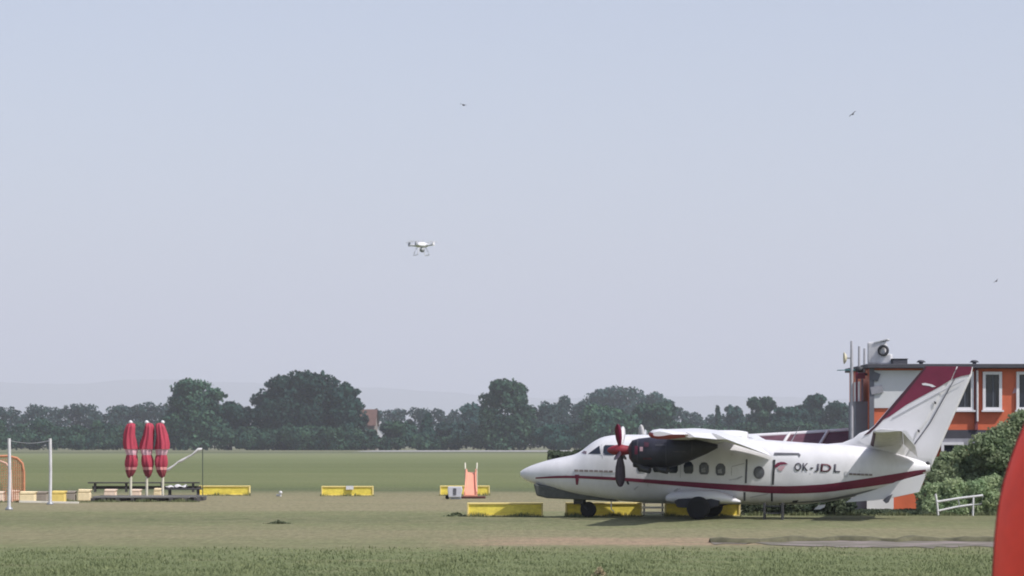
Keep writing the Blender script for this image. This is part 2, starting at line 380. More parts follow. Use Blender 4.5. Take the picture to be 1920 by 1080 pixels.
tree('broadleaf_tree', 1474, 764, 66, 1076, 'low dark tree between the two rounder trees behind the awning', LEAF_A, 31, h0=.0, n=3200)
def wood(name, spans, m, seed, leaf, label):
    rng = np.random.default_rng(seed); bl = []
    for (px, tp, w, Y) in spans:
        p = at(px, tp, Y); ww = w * Y / FOC; h = p.z
        for b in crown_blobs(ww, 0, h, 9, rng):
            bl.append(((b[0][0] + p.x, b[0][1] + Y, b[0][2]), b[1]))
    P, Nn = blobs_points(bl, 2400 * len(spans), rng); keep = P[:, 2] > .05
    o = leaf_mesh(name, P[keep], Nn[keep], leaf, m, rng); return tag(o, label, 'wood', kind='stuff')
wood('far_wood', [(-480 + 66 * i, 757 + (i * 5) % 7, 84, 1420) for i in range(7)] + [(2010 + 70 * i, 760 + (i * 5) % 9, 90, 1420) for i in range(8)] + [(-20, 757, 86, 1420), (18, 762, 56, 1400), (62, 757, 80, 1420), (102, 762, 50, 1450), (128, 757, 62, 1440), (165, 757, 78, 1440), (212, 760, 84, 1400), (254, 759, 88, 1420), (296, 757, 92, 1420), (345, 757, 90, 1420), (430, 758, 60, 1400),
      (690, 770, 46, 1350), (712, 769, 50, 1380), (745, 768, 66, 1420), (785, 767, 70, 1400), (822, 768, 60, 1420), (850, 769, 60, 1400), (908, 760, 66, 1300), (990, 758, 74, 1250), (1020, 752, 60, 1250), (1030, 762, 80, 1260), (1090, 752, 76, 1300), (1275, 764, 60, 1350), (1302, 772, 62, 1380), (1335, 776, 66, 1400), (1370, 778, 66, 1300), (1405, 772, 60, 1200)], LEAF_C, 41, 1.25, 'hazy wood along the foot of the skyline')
wood('near_wood', [(-480 + 64 * i, 786 + (i * 7) % 12, 84, 1080) for i in range(7)] + [(2010 + 70 * i, 768 + (i * 7) % 14, 90, 1080) for i in range(8)] + [(-16, 786, 80, 1075), (34, 795, 70, 1080), (80, 788, 80, 1090), (132, 798, 84, 1085), (184, 790, 74, 1085), (226, 802, 74, 1080), (270, 792, 72, 1085), (306, 788, 60, 1080), (60, 814, 60, 1058), (160, 814, 64, 1060), (110, 818, 60, 1056), (214, 820, 60, 1058), (255, 816, 60, 1056), (10, 812, 60, 1058), (300, 818, 66, 1050), (352, 806, 60, 1036), (395, 800, 70, 1036), (455, 800, 80, 1034), (500, 806, 70, 1032), (560, 800, 90, 1030), (620, 802, 90, 1030), (665, 806, 60, 1030), (698, 806, 30, 1034), (668, 804, 26, 1034),
      (700, 818, 56, 1045), (728, 820, 50, 1038), (780, 814, 60, 1030), (824, 818, 60, 1036), (866, 812, 60, 1034), (905, 800, 70, 1030), (990, 800, 74, 1030), (950, 812, 80, 1026), (1090, 792, 84, 1030), (1180, 800, 90, 1024), (1280, 790, 74, 1040), (1330, 798, 84, 1046), (1390, 792, 84, 1044), (1450, 792, 84, 1044), (1510, 792, 84, 1050), (1570, 794, 84, 1050), (1630, 780, 84, 1080), (1690, 772, 84, 1080), (1750, 768, 90, 1080), (1810, 770, 90, 1080), (1880, 770, 90, 1080), (1950, 770, 90, 1080)], LEAF_B, 42, .95, 'bushy near edge of the wood along the runway')

# ------------------------------------------------------------------ far houses among the trees
def house(px, Y, w, d, hw, hr, wall, roof, label, rz=0, panel=0):
    p = at(px, HZ, Y); t = empty('house', (p.x, Y, 0), rz, label=label, cat='house')
    b = MB(); b.box((0, 0, hw / 2), (w, d, hw)); b.prism([(-w / 2, hw), (w / 2, hw), (0, hw + hr * .97)], -d / 2, d / 2); b.build('wall', wall, t)
    r = MB()
    for s in (-1, 1):
        r.add([(s * (w / 2 + .5), -d / 2 - .5, hw - .4), (0, -d / 2 - .5, hw + hr), (0, d / 2 + .5, hw + hr), (s * (w / 2 + .5), d / 2 + .5, hw - .4),
               (s * (w / 2 + .5), -d / 2 - .5, hw - .05), (0, -d / 2 - .5, hw + hr + .35), (0, d / 2 + .5, hw + hr + .35), (s * (w / 2 + .5), d / 2 + .5, hw - .05)],
              [(0, 1, 2, 3), (4, 5, 6, 7), (0, 1, 5, 4), (2, 3, 7, 6), (0, 3, 7, 4)])
    ro = r.build('roof', roof, t); c = MB(); c.box((w * .18, d * .1, hw + hr), (.7, .7, 1.6)); c.build('chimney', WHITE2, ro)
    if panel: MB().box((-w / 2 - .6, .4, hw + .2), (.9, 2.6, 1.7)).build('dormer', WHITE, t)
    for s in (-1, 1):
        f = MB(); f.box((s * w * .22, -d / 2 - .03, hw * .55), (1.1, .08, 1.4)); f.build('window', GLASS, t)
    return t
TILE = mat('brown_roof_tiles', (.15, .085, .07), .9, var=.2, scale=1)
GREYR = mat('grey_roof', (.32, .31, .33), .8, var=.15, scale=1)
house(683, 1068, 6.4, 9, 9.4, 5.6, mat('house_tan', (.20, .17, .15), .8, var=.1), TILE, 'far house with a brown tiled roof and a white patch by the widest tree', R(83), 1)
house(709, 1120, 5.0, 8, 7.0, 3.4, mat('house_white', (.6, .6, .62), .8, var=.05), GREYR, 'smaller far house with a white gable right of the brown roofed house')
# ------------------------------------------------------------------ the parked aircraft
YAW = R(11); OX, OY = (1310 - CX) * 90.3 / FOC, 90.3
def loc(px, py, c):
    """photo pixel -> point of the aircraft's own upright plane y = c (its length along x, nose at -x)"""
    u, v = (px - CX) / FOC, (HZ - py) / FOC; sa, ca = math.sin(YAW), math.cos(YAW)
    t = (c + sa * OX + ca * OY) / (sa * u + ca)
    return (ca * (u * t - OX) - sa * (t - OY), HCAM + v * t)
AC = empty('parked_aircraft', (OX, OY, 0), -YAW, label='white twin propeller aircraft with a burgundy stripe parked on the grass', cat='aircraft')
# fuselage sections: px, top, bottom, half width, exponent
ST = [(976, 884, 893, .05, 2), (981, 880, 898, .13, 2), (990, 875, 903, .22, 2), (1005, 869.5, 909, .34, 2.1), (1030, 862, 917, .52, 2.2), (1060, 856, 924, .70, 2.3), (1082, 851.5, 928, .80, 2.4), (1092, 845, 930, .84, 2.4), (1108, 832, 932, .90, 2.5), (1122, 822.5, 934, .94, 2.5),
      (1136, 817.5, 936, .98, 2.6), (1160, 815, 939, 1.02, 2.7), (1200, 815, 942, 1.04, 2.8), (1300, 817, 945, 1.05, 2.8), (1400, 822, 946, 1.05, 2.8), (1470, 827, 946, 1.05, 2.8), (1510, 830, 945.5, 1.03, 2.7), (1560, 833, 940, .94, 2.6), (1600, 835, 932, .82, 2.5), (1650, 842, 919, .62, 2.3), (1700, 855, 903, .40, 2.1), (1730, 864, 891, .22, 2), (1744, 870, 884, .10, 2)]
S_x, S_t, S_b, S_w, S_p = [], [], [], [], []
for px, tp, bt, w, e in ST:
    x, zt = loc(px, tp, 0); _, zb = loc(px, bt, 0); S_x.append(x); S_t.append(zt); S_b.append(zb); S_w.append(w); S_p.append(e)
def smooth_interp(X, A, sm=True):
    x = np.linspace(S_x[0], S_x[-1], 240); a = np.interp(x, S_x, A)
    b = np.convolve(np.pad(a, 3, mode='edge'), np.ones(7) / 7, 'valid'); b[:4] = a[:4]; b[-4:] = a[-4:]
    return np.interp(X, x, b)
def sect(x): return [float(smooth_interp(x, A)) for A in (S_t, S_b, S_w, S_p)]
def skin(x, z, off=.012):
    """near-side skin point of the fuselage at length x, height z"""
    t, b, w, p = sect(x); zc, hh = (t + b) / 2, (t - b) / 2
    q = min(.999, abs((z - zc) / hh)); return (x, -(w * (1 - q ** p) ** (1 / p)) - off, z)
fu = MB(); rings = []
for x in np.linspace(S_x[0], S_x[-1], 110):
    t, b, w, p = sect(x); zc, hh = (t + b) / 2, (t - b) / 2; ring = []
    for k in range(48):
        a = 2 * math.pi * k / 48; c, s = math.cos(a), math.sin(a)
        ring.append((x, w * math.copysign(abs(c) ** (2 / p), c), zc + hh * math.copysign(abs(s) ** (2 / p), s)))
    rings.append(ring)
fu.loft(rings); FUS = fu.build('fuselage', mat('fuselage_paint', (.69, .68, .70), .38, var=.10, scale=1.6, coat=.2, stretch=(1.2, 1, .45)), AC)
def spx(px, py, off=.012):
    """skin point under a photo pixel of the near side"""
    c = -.9
    for _ in range(4): x, z = loc(px, py, c); c = skin(x, z, off)[1]
    return skin(x, z, off)
def decal(name, polys, m, parent=FUS, off=.012, sub=1):
    """flat shapes laid on the near flank: each poly is a list of photo pixels, triangulated and draped over the skin"""
    bm = bmesh.new()
    for poly in polys:
        vs = [bm.verts.new((x, 0, y)) for x, y in poly]; bm.faces.new(vs)
    bmesh.ops.triangulate(bm, faces=bm.faces[:])
    for _ in range(sub): bmesh.ops.subdivide_edges(bm, edges=bm.edges[:], cuts=1, use_grid_fill=True)
    for v in bm.verts: v.co = spx(v.co.x, v.co.z, off)
    me = bpy.data.meshes.new(name); bm.to_mesh(me); bm.free(); me.materials.append(m)
    o = bpy.data.objects.new(name, me); col.objects.link(o); o.parent = parent
    so = o.modifiers.new('thick', 'SOLIDIFY'); so.thickness = .008; so.offset = 0
    return o
def ribbon(name, mid, m, off=.012, rows=3, parent=FUS, mirror=False):
    """mid: px, top, bottom along the flank"""
    X = np.arange(mid[0][0], mid[-1][0] + 1, 6.0); T = np.interp(X, [a[0] for a in mid], [a[1] for a in mid]); B = np.interp(X, [a[0] for a in mid], [a[2] for a in mid])
    T = np.convolve(np.pad(T, 3, mode='edge'), np.ones(7) / 7, 'valid'); B = np.convolve(np.pad(B, 3, mode='edge'), np.ones(7) / 7, 'valid')
    mb = MB(); V = []
    for x, t, b in zip(X, T, B):
        for k in range(rows + 1): V.append(spx(x, t + (b - t) * k / rows, off))
    r = rows + 1; F = [(i * r + k, i * r + k + 1, (i + 1) * r + k + 1, (i + 1) * r + k) for i in range(len(X) - 1) for k in range(rows)]
    mb.add(V, F, True)
    if mirror: mb.add([(x, -y, z) for x, y, z in V], F, True)
    return mb.build(name, m, parent)
ribbon('stripe', [(1004, 896, 898), (1030, 892.5, 896.5), (1080, 891.5, 896.5), (1160, 895, 901), (1250, 901, 909), (1350, 907, 918), (1440, 911.5, 925), (1490, 911.5, 926), (1550, 908, 923), (1620, 898, 914), (1700, 885, 902), (1726, 880.5, 895), (1738, 880, 888)], BURG, mirror=True)
ribbon('lower_line', [(1460, 944, 945), (1540, 938, 941), (1600, 926, 931), (1650, 914, 919)], mat('grey_line', (.2, .2, .22), .6), off=.01)
# cockpit glass
decal('windshield', [[(1103, 850.5), (1124, 835.5), (1126, 851)]], GLASS)
decal('windshield', [[(1090, 849), (1095, 845), (1100, 846.5), (1099, 851)]], mat('pale_glass', (.20, .15, .18), .2, var=.3))
decal('cockpit_window', [[(1132, 837), (1135, 834.5), (1152, 834.5), (1154, 838), (1154, 851), (1151, 853), (1134, 852.5), (1131, 849)]], GLASS)
decal('crew_door_line', [[(1127.5, 833), (1129.5, 833), (1129.5, 853), (1127.5, 853)]], WHITE2)
for i, (px, py) in enumerate([(1204, 873), (1233, 874), (1262, 875.5), (1291, 876.5), (1320, 878), (1351, 880)]):
    w, h = 9.0, 11.5
    P = [(px + a * w, py + b * h) for a, b in ((-1, -.4), (-.55, -.9), (0, -1), (.55, -.9), (1, -.4), (1, .6), (.7, 1), (-.7, 1), (-1, .6))]
    wdw = decal('cabin_window', [P], PANELGREY if i > 3 else GLASS, off=.010)
    decal('window_glass', [[(px + (x - px) * .74 + .6, py + (y - py) * .74 + 1) for x, y in P]], GLASS if i < 4 else PANE, wdw, off=.020)
    if i >= 4: decal('pale_interior_patch', [[(px - 5, py + 1), (px + 1.5, py - 1.5), (px + 3.2, py + 7.5), (px - 5, py + 7.5)]], mat('pale_interior_grey', (.27, .27, .29), .5, var=.2), wdw, off=.028)  # pale patch paints the lighter cabin interior into the lower pane
rw_ = decal('door_window', [[(1423 + 10.5 * math.cos(a), 886 + 12 * math.sin(a)) for a in np.linspace(0, 6.2832, 17)[:-1]]], PANELGREY, off=.010)
decal('window_glass', [[(1422.5 + 7.6 * math.cos(a), 887 + 9 * math.sin(a)) for a in np.linspace(0, 6.2832, 15)[:-1]]], PANE, rw_, off=.02)
decal('door_edge', [[(1398.5, 861), (1401.5, 861), (1400, 906), (1396.5, 906)], [(1394, 923), (1398, 923), (1397.5, 939), (1394, 939)]], PANELGREY, off=.015)
decal('door_edge', [[(1449.5, 862), (1454, 862), (1451, 909), (1447, 909)], [(1445.5, 925), (1449, 925), (1449, 940), (1445.5, 940)]], MATS['dark_metal'], off=.016)
decal('grab_rail', [[(1452, 848.5), (1498, 849.5), (1501, 853), (1499.5, 857), (1496.5, 852.5), (1455.5, 850.5), (1454.5, 853), (1451.5, 852.5)]], PANELGREY, off=.02)
decal('tail_skid_mark', [[(1486, 939), (1497, 938), (1494, 942), (1491, 946), (1485, 946)]], DARK, off=.015)
decal('pitot_flag', [[(1078, 890), (1086, 890), (1084, 897), (1083.5, 909), (1080, 909)]], BURG, off=.02)
decal('hatch_latch', [[(1174, 903), (1178, 902), (1180, 908), (1177, 909)]], DARK, off=.02)
decal('logo_swoosh', [[(1453, 872), (1457, 868), (1464, 866), (1471, 866.5), (1478, 870), (1470, 870.5), (1462, 872), (1457, 876), (1453, 877)]], BURG, off=.014)
decal('logo_swoosh', [[(1458, 877), (1464, 874), (1473, 873), (1470, 878), (1466, 883), (1460, 882)]], PINK, off=.013)
SEAM = mat('skin_seam', (.47, .46, .48), .6, var=.15)
for a_, t_, b_ in ((1031, 864, 916), (1062, 857, 922), (1129, 854, 930), (1215, 884, 938), (1276, 862, 918), (1372, 850, 918), (1520, 836, 940), (1568, 838, 934), (1612, 842, 925)):
    decal('skin_seam', [[(a_, t_), (a_ + 1.1, t_), (a_ + 1.1 - .03 * (b_ - t_), b_), (a_ - .03 * (b_ - t_), b_)]], SEAM, off=.009)
for q_ in ([[(1131, 884.5), (1155, 885.5), (1155, 886.5), (1131, 885.5)], [(1372, 874), (1396, 868), (1396, 869.4), (1372, 875.6)], [(1406, 932), (1440, 925), (1440, 926.6), (1406, 933.8)]]): decal('skin_seam', [q_], SEAM, off=.009)
for q_ in ([[(1366, 899), (1380, 897), (1391, 892), (1393, 894), (1383, 899), (1368, 901)], [(1188, 917), (1196, 911), (1198, 912), (1190, 919)], [(1262, 921), (1270, 915), (1274, 917), (1266, 923)]]): decal('scuff_mark', [q_], SEAM, off=.010)
# small unreadable lines of writing: plain bars of broken ink
decal('small_writing', [[(1077 + i * 9.2, 880.3 + .25 * i), (1084.5 + i * 9.2, 880.5 + .25 * i), (1084.5 + i * 9.2, 884.6 + .2 * i), (1077 + i * 9.2, 884.2 + .2 * i)] for i in range(8)], BROWNINK, off=.013)
decal('small_writing', [[(1592 + i * 7.4, 886.8 + .35 * i), (1598.5 + i * 7.4, 887.1 + .35 * i), (1598.5 + i * 7.4, 890.8 + .3 * i), (1592 + i * 7.4, 890.5 + .3 * i)] for i in range(6)], BROWNINK, off=.013)
decal('small_writing', [[(1584, 884), (1589, 884), (1589, 894), (1584, 894)]], mat('pale_ink', (.5, .5, .52), .7), off=.013)
def lettering(txt, px0, py0, px1, py1, slope, m):
    cu = bpy.data.curves.new('registration', 'FONT'); cu.body = txt; cu.offset = .018; cu.space_character = 1.08
    ob = bpy.data.objects.new('registration', cu); col.objects.link(ob); dg = bpy.context.evaluated_depsgraph_get()
    me = bpy.data.meshes.new_from_object(ob.evaluated_get(dg)); bpy.data.objects.remove(ob)
    xs = [v.co.x for v in me.vertices]; ys = [v.co.y for v in me.vertices]; x0, x1, y0, y1 = min(xs), max(xs), min(ys), max(ys)
    bm = bmesh.new(); bm.from_mesh(me)
    for v in bm.verts:
        u = (v.co.x - x0) / (x1 - x0); w = (v.co.y - y0) / (y1 - y0)
        v.co = spx(px0 + u * (px1 - px0) + w * 1.5, py1 + (py0 - py1) * w + slope * u, .016)
    bm.to_mesh(me); bm.free(); me.materials.clear(); me.materials.append(m)
    o = bpy.data.objects.new('registration_lettering', me); col.objects.link(o); o.parent = FUS
    so = o.modifiers.new('thick', 'SOLIDIFY'); so.thickness = .008; so.offset = 0
for t_, a_, b_, y_, m_ in (('OK', 1489, 1515, 867.5, INK), ('-', 1518.5, 1524, 876, INK), ('J', 1527, 1535, 869, INK), ('D', 1538, 1558, 869.5, mat('burgundy_ink', (.11, .03, .045), .6)), ('L', 1563, 1575, 870, INK)):
    lettering(t_, a_, y_, b_, y_ + (2.4 if t_ == '-' else 15), .6, m_)
# roof fairing over the wing root
rf = MB(); rings = []
for px in np.linspace(1290, 1402, 15):
    u = (px - 1290) / 112; x, z = loc(px, 806.5 + 7 * max(0, (u - .75) * 4) ** 2 * .5 + 5 * (1 - min(1, u * 3)) ** 2, 0); w = .75 * math.sin(math.pi * min(1, .12 + u * .86)) ** .6 + .05
    zb = 2.35; rings.append([(x, w * math.copysign(abs(math.cos(a)) ** .7, math.cos(a)), zb + (z - zb) * abs(math.sin(a)) ** .7) for a in np.linspace(0, math.pi, 15)] )
rf.loft(rings); rf.build('wing_fairing', WHITE, AC)
# wings
ZW = 2.56
def airfoil(x0, ch, y, z, th, droop=0):
    up = [(0, 0), (.03, .35), (.1, .62), (.3, .78), (.55, .62), (.8, .34), (1, .06)]; lo = [(1, .02), (.8, -.05), (.55, -.28), (.3, -.42), (.1, -.40), (.03, -.24)]
    return [(x0 + u * ch, y, z + w * th + droop * u * u) for u, w in up + lo]
def wing_rows(s):
    f = lambda a, b, y: a + (b - a) * max(0, min(1, (y - 1) / 9))
    rows = []
    for y in (0, 1, 2.2, 4, 6, 8, 9.4, 9.85, 10):
        k = 1 if y < 9.5 else (.86 if y < 9.9 else .55)
        ch = f(2.05, 1.05, y); x0 = f(-.62, -.22, y); th = f(.32, .21, y) * k
        rows.append(airfoil(x0 + ch * (1 - k) * .4, ch * k, s * y, ZW + (.05 if y < 9 else .07), th))
    return rows
for s in (-1, 1):
    w = MB().loft(wing_rows(s)).build('wing', WHITE, AC)
    # painted red tip and lower wing de-icing strip
    rows = []
    for y in (7.4, 8.4, 9.4, 9.85, 10.02):
        k = 1 if y < 9.5 else (.86 if y < 9.9 else .57); ch = 2.05 + (1.05 - 2.05) * (y - 1) / 9; x0 = -.62 + .4 * (y - 1) / 9; th = (.32 - .11 * (y - 1) / 9) * k
        rows.append([(x * 1.0 if True else 0, yy, z + .006 if i < 7 else z - .006) for i, (x, yy, z) in enumerate(airfoil(x0 - .008 + ch * (1 - k) * .4, ch * k + .016, s * y, ZW + .05 + (.0 if y < 9 else .02), th))])
    low = MB()
    low.loft([[(r[1][0] - .004, r[1][1], r[1][2]), (r[0][0] - .006, r[0][1], r[0][2]), r[12], r[11], r[10], r[9], r[8], r[7]] for r in rows], closed=False); low.build('wing_tip_paint', RED, w)
    # drooped flap: inboard and outboard, hung below and behind the trailing edge
    for y0, y1, d0, d1, nm in ((1.05, 5.6, .66, .14, 'flap'), (5.7, 9.3, .14, .08, 'aileron')):
        fr = []
        for y, d in ((y0, d0), (y1, d1)):
            ch = 2.05 + (1.05 - 2.05) * (y - 1) / 9; x0 = -.62 + .4 * (y - 1) / 9; xt = x0 + ch - .12
            L_ = (1.32 - .16 * (y - 1)) if nm == 'flap' else .32; dz = -d; c = math.sqrt(max(.01, L_ * L_ - dz * dz)); zz = ZW + .08
            fr.append([(xt, s * y, zz), (xt + c * .25, s * y, zz + dz * .25 + .09), (xt + c * .6, s * y, zz + dz * .55 + .05), (xt + c, s * y, zz + dz), (xt + c * .5, s * y, zz + dz * .62 - .05), (xt + c * .15, s * y, zz + dz * .3 - .05)])
        MB().loft(fr, smooth=False).build(nm, WHITE, w)
# engines
BLADE = mat('dark_blade', (.045, .028, .045), .5, var=.3, scale=5)
SPIN = mat('spinner_red', (.24, .018, .032), .45, var=.15)
for s in (-1, 1):
    c0 = 2.41 * s
    prof = [(1181, 833, 860, .17), (1187, 825, 868, .27), (1198, 822, 874, .35), (1220, 819.5, 877.5, .41), (1252, 818.5, 878.5, .43), (1275, 820, 872, .42), (1300, 823, 862, .36), (1325, 828, 851, .25), (1346, 833, 840, .08)]
    rr = []
    for px, tp, bt, w in prof:
        x, zt = loc(px, tp, -2.41); _, zb = loc(px, bt, -2.41); zc, hh = (zt + zb) / 2, (zt - zb) / 2
        rr.append([(x, c0 + w * math.copysign(abs(math.cos(a)) ** .8, math.cos(a)), zc + hh * math.copysign(abs(math.sin(a)) ** .8, math.sin(a))) for a in np.linspace(0, 2 * math.pi, 25)[:-1]])
    nc = MB().loft(rr).build('engine_nacelle', NAVY, AC)
    lip_ = MB(); lip_.loft([[(x - .012, c0 + (y - c0) * k, 0 + z) for x, y, z in rr[i]] for i, k in ((0, 1.05), (1, 1.04))], cap=False); lip_.build('intake_ring', mat('dull_burgundy', (.06, .016, .03), .5, var=.4, scale=6), nc)
    for i in (2, 4, 6):
        MB().loft([[(x + d_, c0 + (y - c0) * 1.006, z + .002) for x, y, z in rr[i]] for d_ in (-.012, .012)], cap=False).build('cowling_seam', mat('seam_dark', (.05, .05, .065), .6, var=.4), nc)
    x, z = loc(1206, 872, -2.41); MB().loft([[(x + dx_, c0 + .20 * k * math.cos(a), z + dz_ + .12 * k * math.sin(a)) for a in np.linspace(0, 6.2832, 15)[:-1]] for dx_, dz_, k in ((-.30, .04, .9), (-.05, .02, 1), (.4, .08, .8), (.8, .16, .3))]).build('oil_cooler_scoop', NAVY, nc)
    for q0, q1, y0, y1, mm in ((1189, 1195, 836, 852, BURG), (1199, 1205, 838, 846, PINK), (1207, 1216, 828, 838, MATS['dull_burgundy']), (1228, 1250, 833, 836, MATS['seam_dark']), (1262, 1285, 846, 848, MATS['seam_dark']), (1205, 1222, 858, 862, MATS['dull_burgundy'])):
        (xa_, za_), (xb_, zb_) = loc(q0, y0, -2.85), loc(q1, y1, -2.85)
        def shell(x, z):
            for i in range(len(rr) - 1):
                if rr[i][0][0] <= x <= rr[i + 1][0][0]:
                    u_ = (x - rr[i][0][0]) / (rr[i + 1][0][0] - rr[i][0][0]); w_ = prof[i][3] + (prof[i + 1][3] - prof[i][3]) * u_
                    zs_ = [p_[2] for p_ in rr[i]]; zc_, hh_n = (max(zs_) + min(zs_)) / 2, (max(zs_) - min(zs_)) / 2
                    k_n = max(0, 1 - min(1, abs((z - zc_) / hh_n)) ** 2.4) ** .42; return (x, c0 + s * (w_ * k_n + .02), z)
            return (x, c0 + s * .3, z)
        G_ = [[shell(xa_ + (xb_ - xa_) * i / 4, zb_ + (za_ - zb_) * j / 4) for i in range(5)] for j in range(5)]
        MB().loft(G_, closed=False).build('cowling_panel', mm, nc)
    for px, py in ((1203, 876), (1236, 877)):
        x, z = loc(px, py, -2.41); ex = MB(); ex.tube([(x - .1, c0 - s * 0 + .1 * s, z + .12), (x + .08, c0 + .16 * s, z - .05), (x + .3, c0 + .24 * s, z - .10)], [.11, .11, .10], 12); ex.build('exhaust_pipe', DARK, nc)
    hx, hz = loc(1163, 844, -2.41)
    pr = bpy.data.objects.new('propeller', None); col.objects.link(pr); pr.parent = AC; pr.location = (hx, c0, hz)
    sp = MB(); sp.lathe([(.01, -.42), (.07, -.38), (.13, -.26), (.17, -.10), (.18, .05), (.16, .12), (.12, .38)], axis='X', n=24); sp.build('spinner', SPIN, pr)
    blades = [(-36, BURG, 1.0), (36, WHITE2, .92), (108, BLADE, .95), (180, BLADE, 1.15), (252, BLADE, .95)] if s < 0 else [(-30, WHITE2, .95), (42, STEEL, .9), (114, DARK, .95), (186, DARK, .95), (258, DARK, .95)]
    for a, bmx, rl in blades:
        t = R(a); q = 1 if s < 0 else 1
        d = Vector((0, math.sin(t), math.cos(t))); e = Vector((0, math.cos(t), -math.sin(t))); ax = Vector((1, 0, 0)); rows = []
        for r_, ch, tw in ((.10, .10, 75), (.24, .15, 72), (.45, .24, 70), (.70, .27, 68), (.88, .22, 66), (.97, .13, 65), (1.0, .04, 65)):
            cw = 1.4 if (a == 180) else 1.0; cdir = ax * math.sin(R(tw)) + e * math.cos(R(tw)); nd = d.cross(cdir); ch *= cw; th = .019 * (1.3 - r_); ch *= 1 if cw > 1 else .82
            p = d * (r_ * rl)
            rows.append([p - cdir * ch / 2, p + nd * th, p + cdir * ch / 2, p - nd * th])
        MB().loft(rows).build('propeller_blade', bmx, pr)
# fin and rudder
def slab(name, pix, half, m, parent, c=0, taper=.35, pad=0):
    """upright surface with a rounded thick middle: outline in photo pixels"""
    P = [loc(x, y, c) for x, y in pix]; cx = sum(p[0] for p in P) / len(P); cz = sum(p[1] for p in P) / len(P)
    rings = []
    for f, yk in ((1.0, 0), (.985, .45), (.94, .8), (.86, 1)):
        rings.append([(cx + (x - cx) * f, yk * half, cz + (z - cz) * f) for x, z in P])
    A = [[(x, c + y, z) for x, y, z in r] for r in rings]; B = [[(x, c - y, z) for x, y, z in r] for r in rings]
    mb = MB(); mb.loft(B[::-1] + A[1:], smooth=False); return mb.build(name, m, parent)
FINP = [(1598, 832), (1617, 816), (1640, 797), (1690, 738), (1735, 687), (1795, 687.5), (1742, 790), (1705, 840), (1694, 866), (1640, 852)]
FIN = slab('fin', FINP, .13, WHITE, AC)
RUD = slab('rudder', [(1797, 687), (1824, 688), (1822, 704), (1785, 788), (1746, 876), (1690, 868), (1697, 841), (1734, 791), (1788, 690)], .085, WHITE, AC)
def plate(name, pix, y, m, parent, th=.012):
    P = [loc(px, py, y) for px, py in pix]; return MB().prism(P, y - th / 2, y + th / 2).build(name, m, parent)
plate('fin_paint', [(1650, 790), (1690, 741), (1735, 686.6), (1794, 687), (1783, 712), (1760, 726), (1700, 758.5), (1668, 781)], -.139, BURG, FIN)
plate('rudder_paint', [(1796, 687), (1823, 687.6), (1819.5, 702), (1802, 705.5), (1785.5, 711)], -.097, BURG, RUD)
plate('leading_edge_boot', [(1619, 817), (1640, 798), (1690, 739), (1734, 687.5), (1738, 688.5), (1696, 741), (1650, 794), (1630, 813)], -.149, mat('boot_rubber', (.05, .012, .025), .7), FIN)
plate('fin_logo', [(1728, 719), (1735, 718), (1748, 721), (1755, 725), (1748, 726), (1742, 723.5), (1730, 722)], -.150, WHITE, FIN)
plate('panel_seam', [(1672, 784), (1760, 736), (1808, 712), (1808, 713.6), (1760, 738), (1673, 786)], -.146, mat('seam_grey', (.42, .42, .45), .6), FIN, .006)
plate('hinge_line', [(1789, 710), (1791, 710), (1745, 793), (1709, 843), (1707, 841), (1743, 792)], -.146, PANELGREY, FIN, .006)
for px, py in ((1753, 755), (1722, 808)):
    plate('hinge_bracket', [(px - 2, py - 3), (px + 2, py - 1.5), (px + 2.5, py + 3), (px - 1, py + 2)], -.16, DARK, FIN, .03)
# dorsal fillet that leads the spine of the body into the fin
df = MB(); rings = []
for px, tp, w in ((1540, 833.5, .05), (1580, 830, .09), (1600, 822, .12), (1612, 812, .13), (1628, 806, .12), (1650, 803, .10)):
    x, z = loc(px, tp, 0); zb = sect(x)[0] - .2; rings.append([(x, w, zb), (x, w * .9, z - .05), (x, w * .4, z), (x, -w * .4, z), (x, -w * .9, z - .05), (x, -w, zb)])
df.loft(rings); df.build('dorsal_fillet', WHITE, AC)
# stabilisers
for s in (-1, 1):
    n_ = []
    q = -3.35
    xa, za = loc(1638, 803.5, q); xh, zh = loc(1692, 809, q); x1, z1 = loc(1632, 826, -.25)
    xr = x1; zr = za - .40
    for f in (0, .3, .7, .95, 1.0):
        y = .1 + (3.35 - .1) * f; ch = (xh - xa) * (1.18 - .18 * f) * (1 if f < .99 else .9); xx = xr + (xa - xr) * f; zz = zr + (za - zr) * f; th = .20 - .07 * f
        n_.append(airfoil(xx + (.04 if f > .99 else 0), ch, s * y, zz - .08, th * (1 if f < .99 else .6)))
    st = MB().loft(n_).build('stabiliser', WHITE2, AC)
    el = []; xe, ze = loc(1715, 838, q)
    for f in (.06, 1.0):
        y = .1 + 3.25 * f; ch = (xh - xa) * (1.18 - .18 * f); xx = xr + (xa - xr) * f + ch + .012; zz = zr + (za - zr) * f - .06; dx, dz = (xe - xh) * (1.2 - .2 * f), (ze - zh) * 1.0
        el.append([(xx, s * y, zz + .03), (xx + dx * .35, s * y, zz + dz * .18 + .06), (xx + dx * .75, s * y, zz + dz * .6 + .05), (xx + dx, s * y, zz + dz), (xx + dx * .6, s * y, zz + dz * .58 - .03), (xx, s * y, zz - .05)])
    MB().loft(el, smooth=False).build('elevator', WHITE, st)
    bo = MB().loft([[(a[0] - .012, a[1], a[2]) for a in (r[11], r[12], r[0], r[1])] for r in n_[:4]], closed=False).build('leading_edge_boot', MATS['boot_rubber'], st)
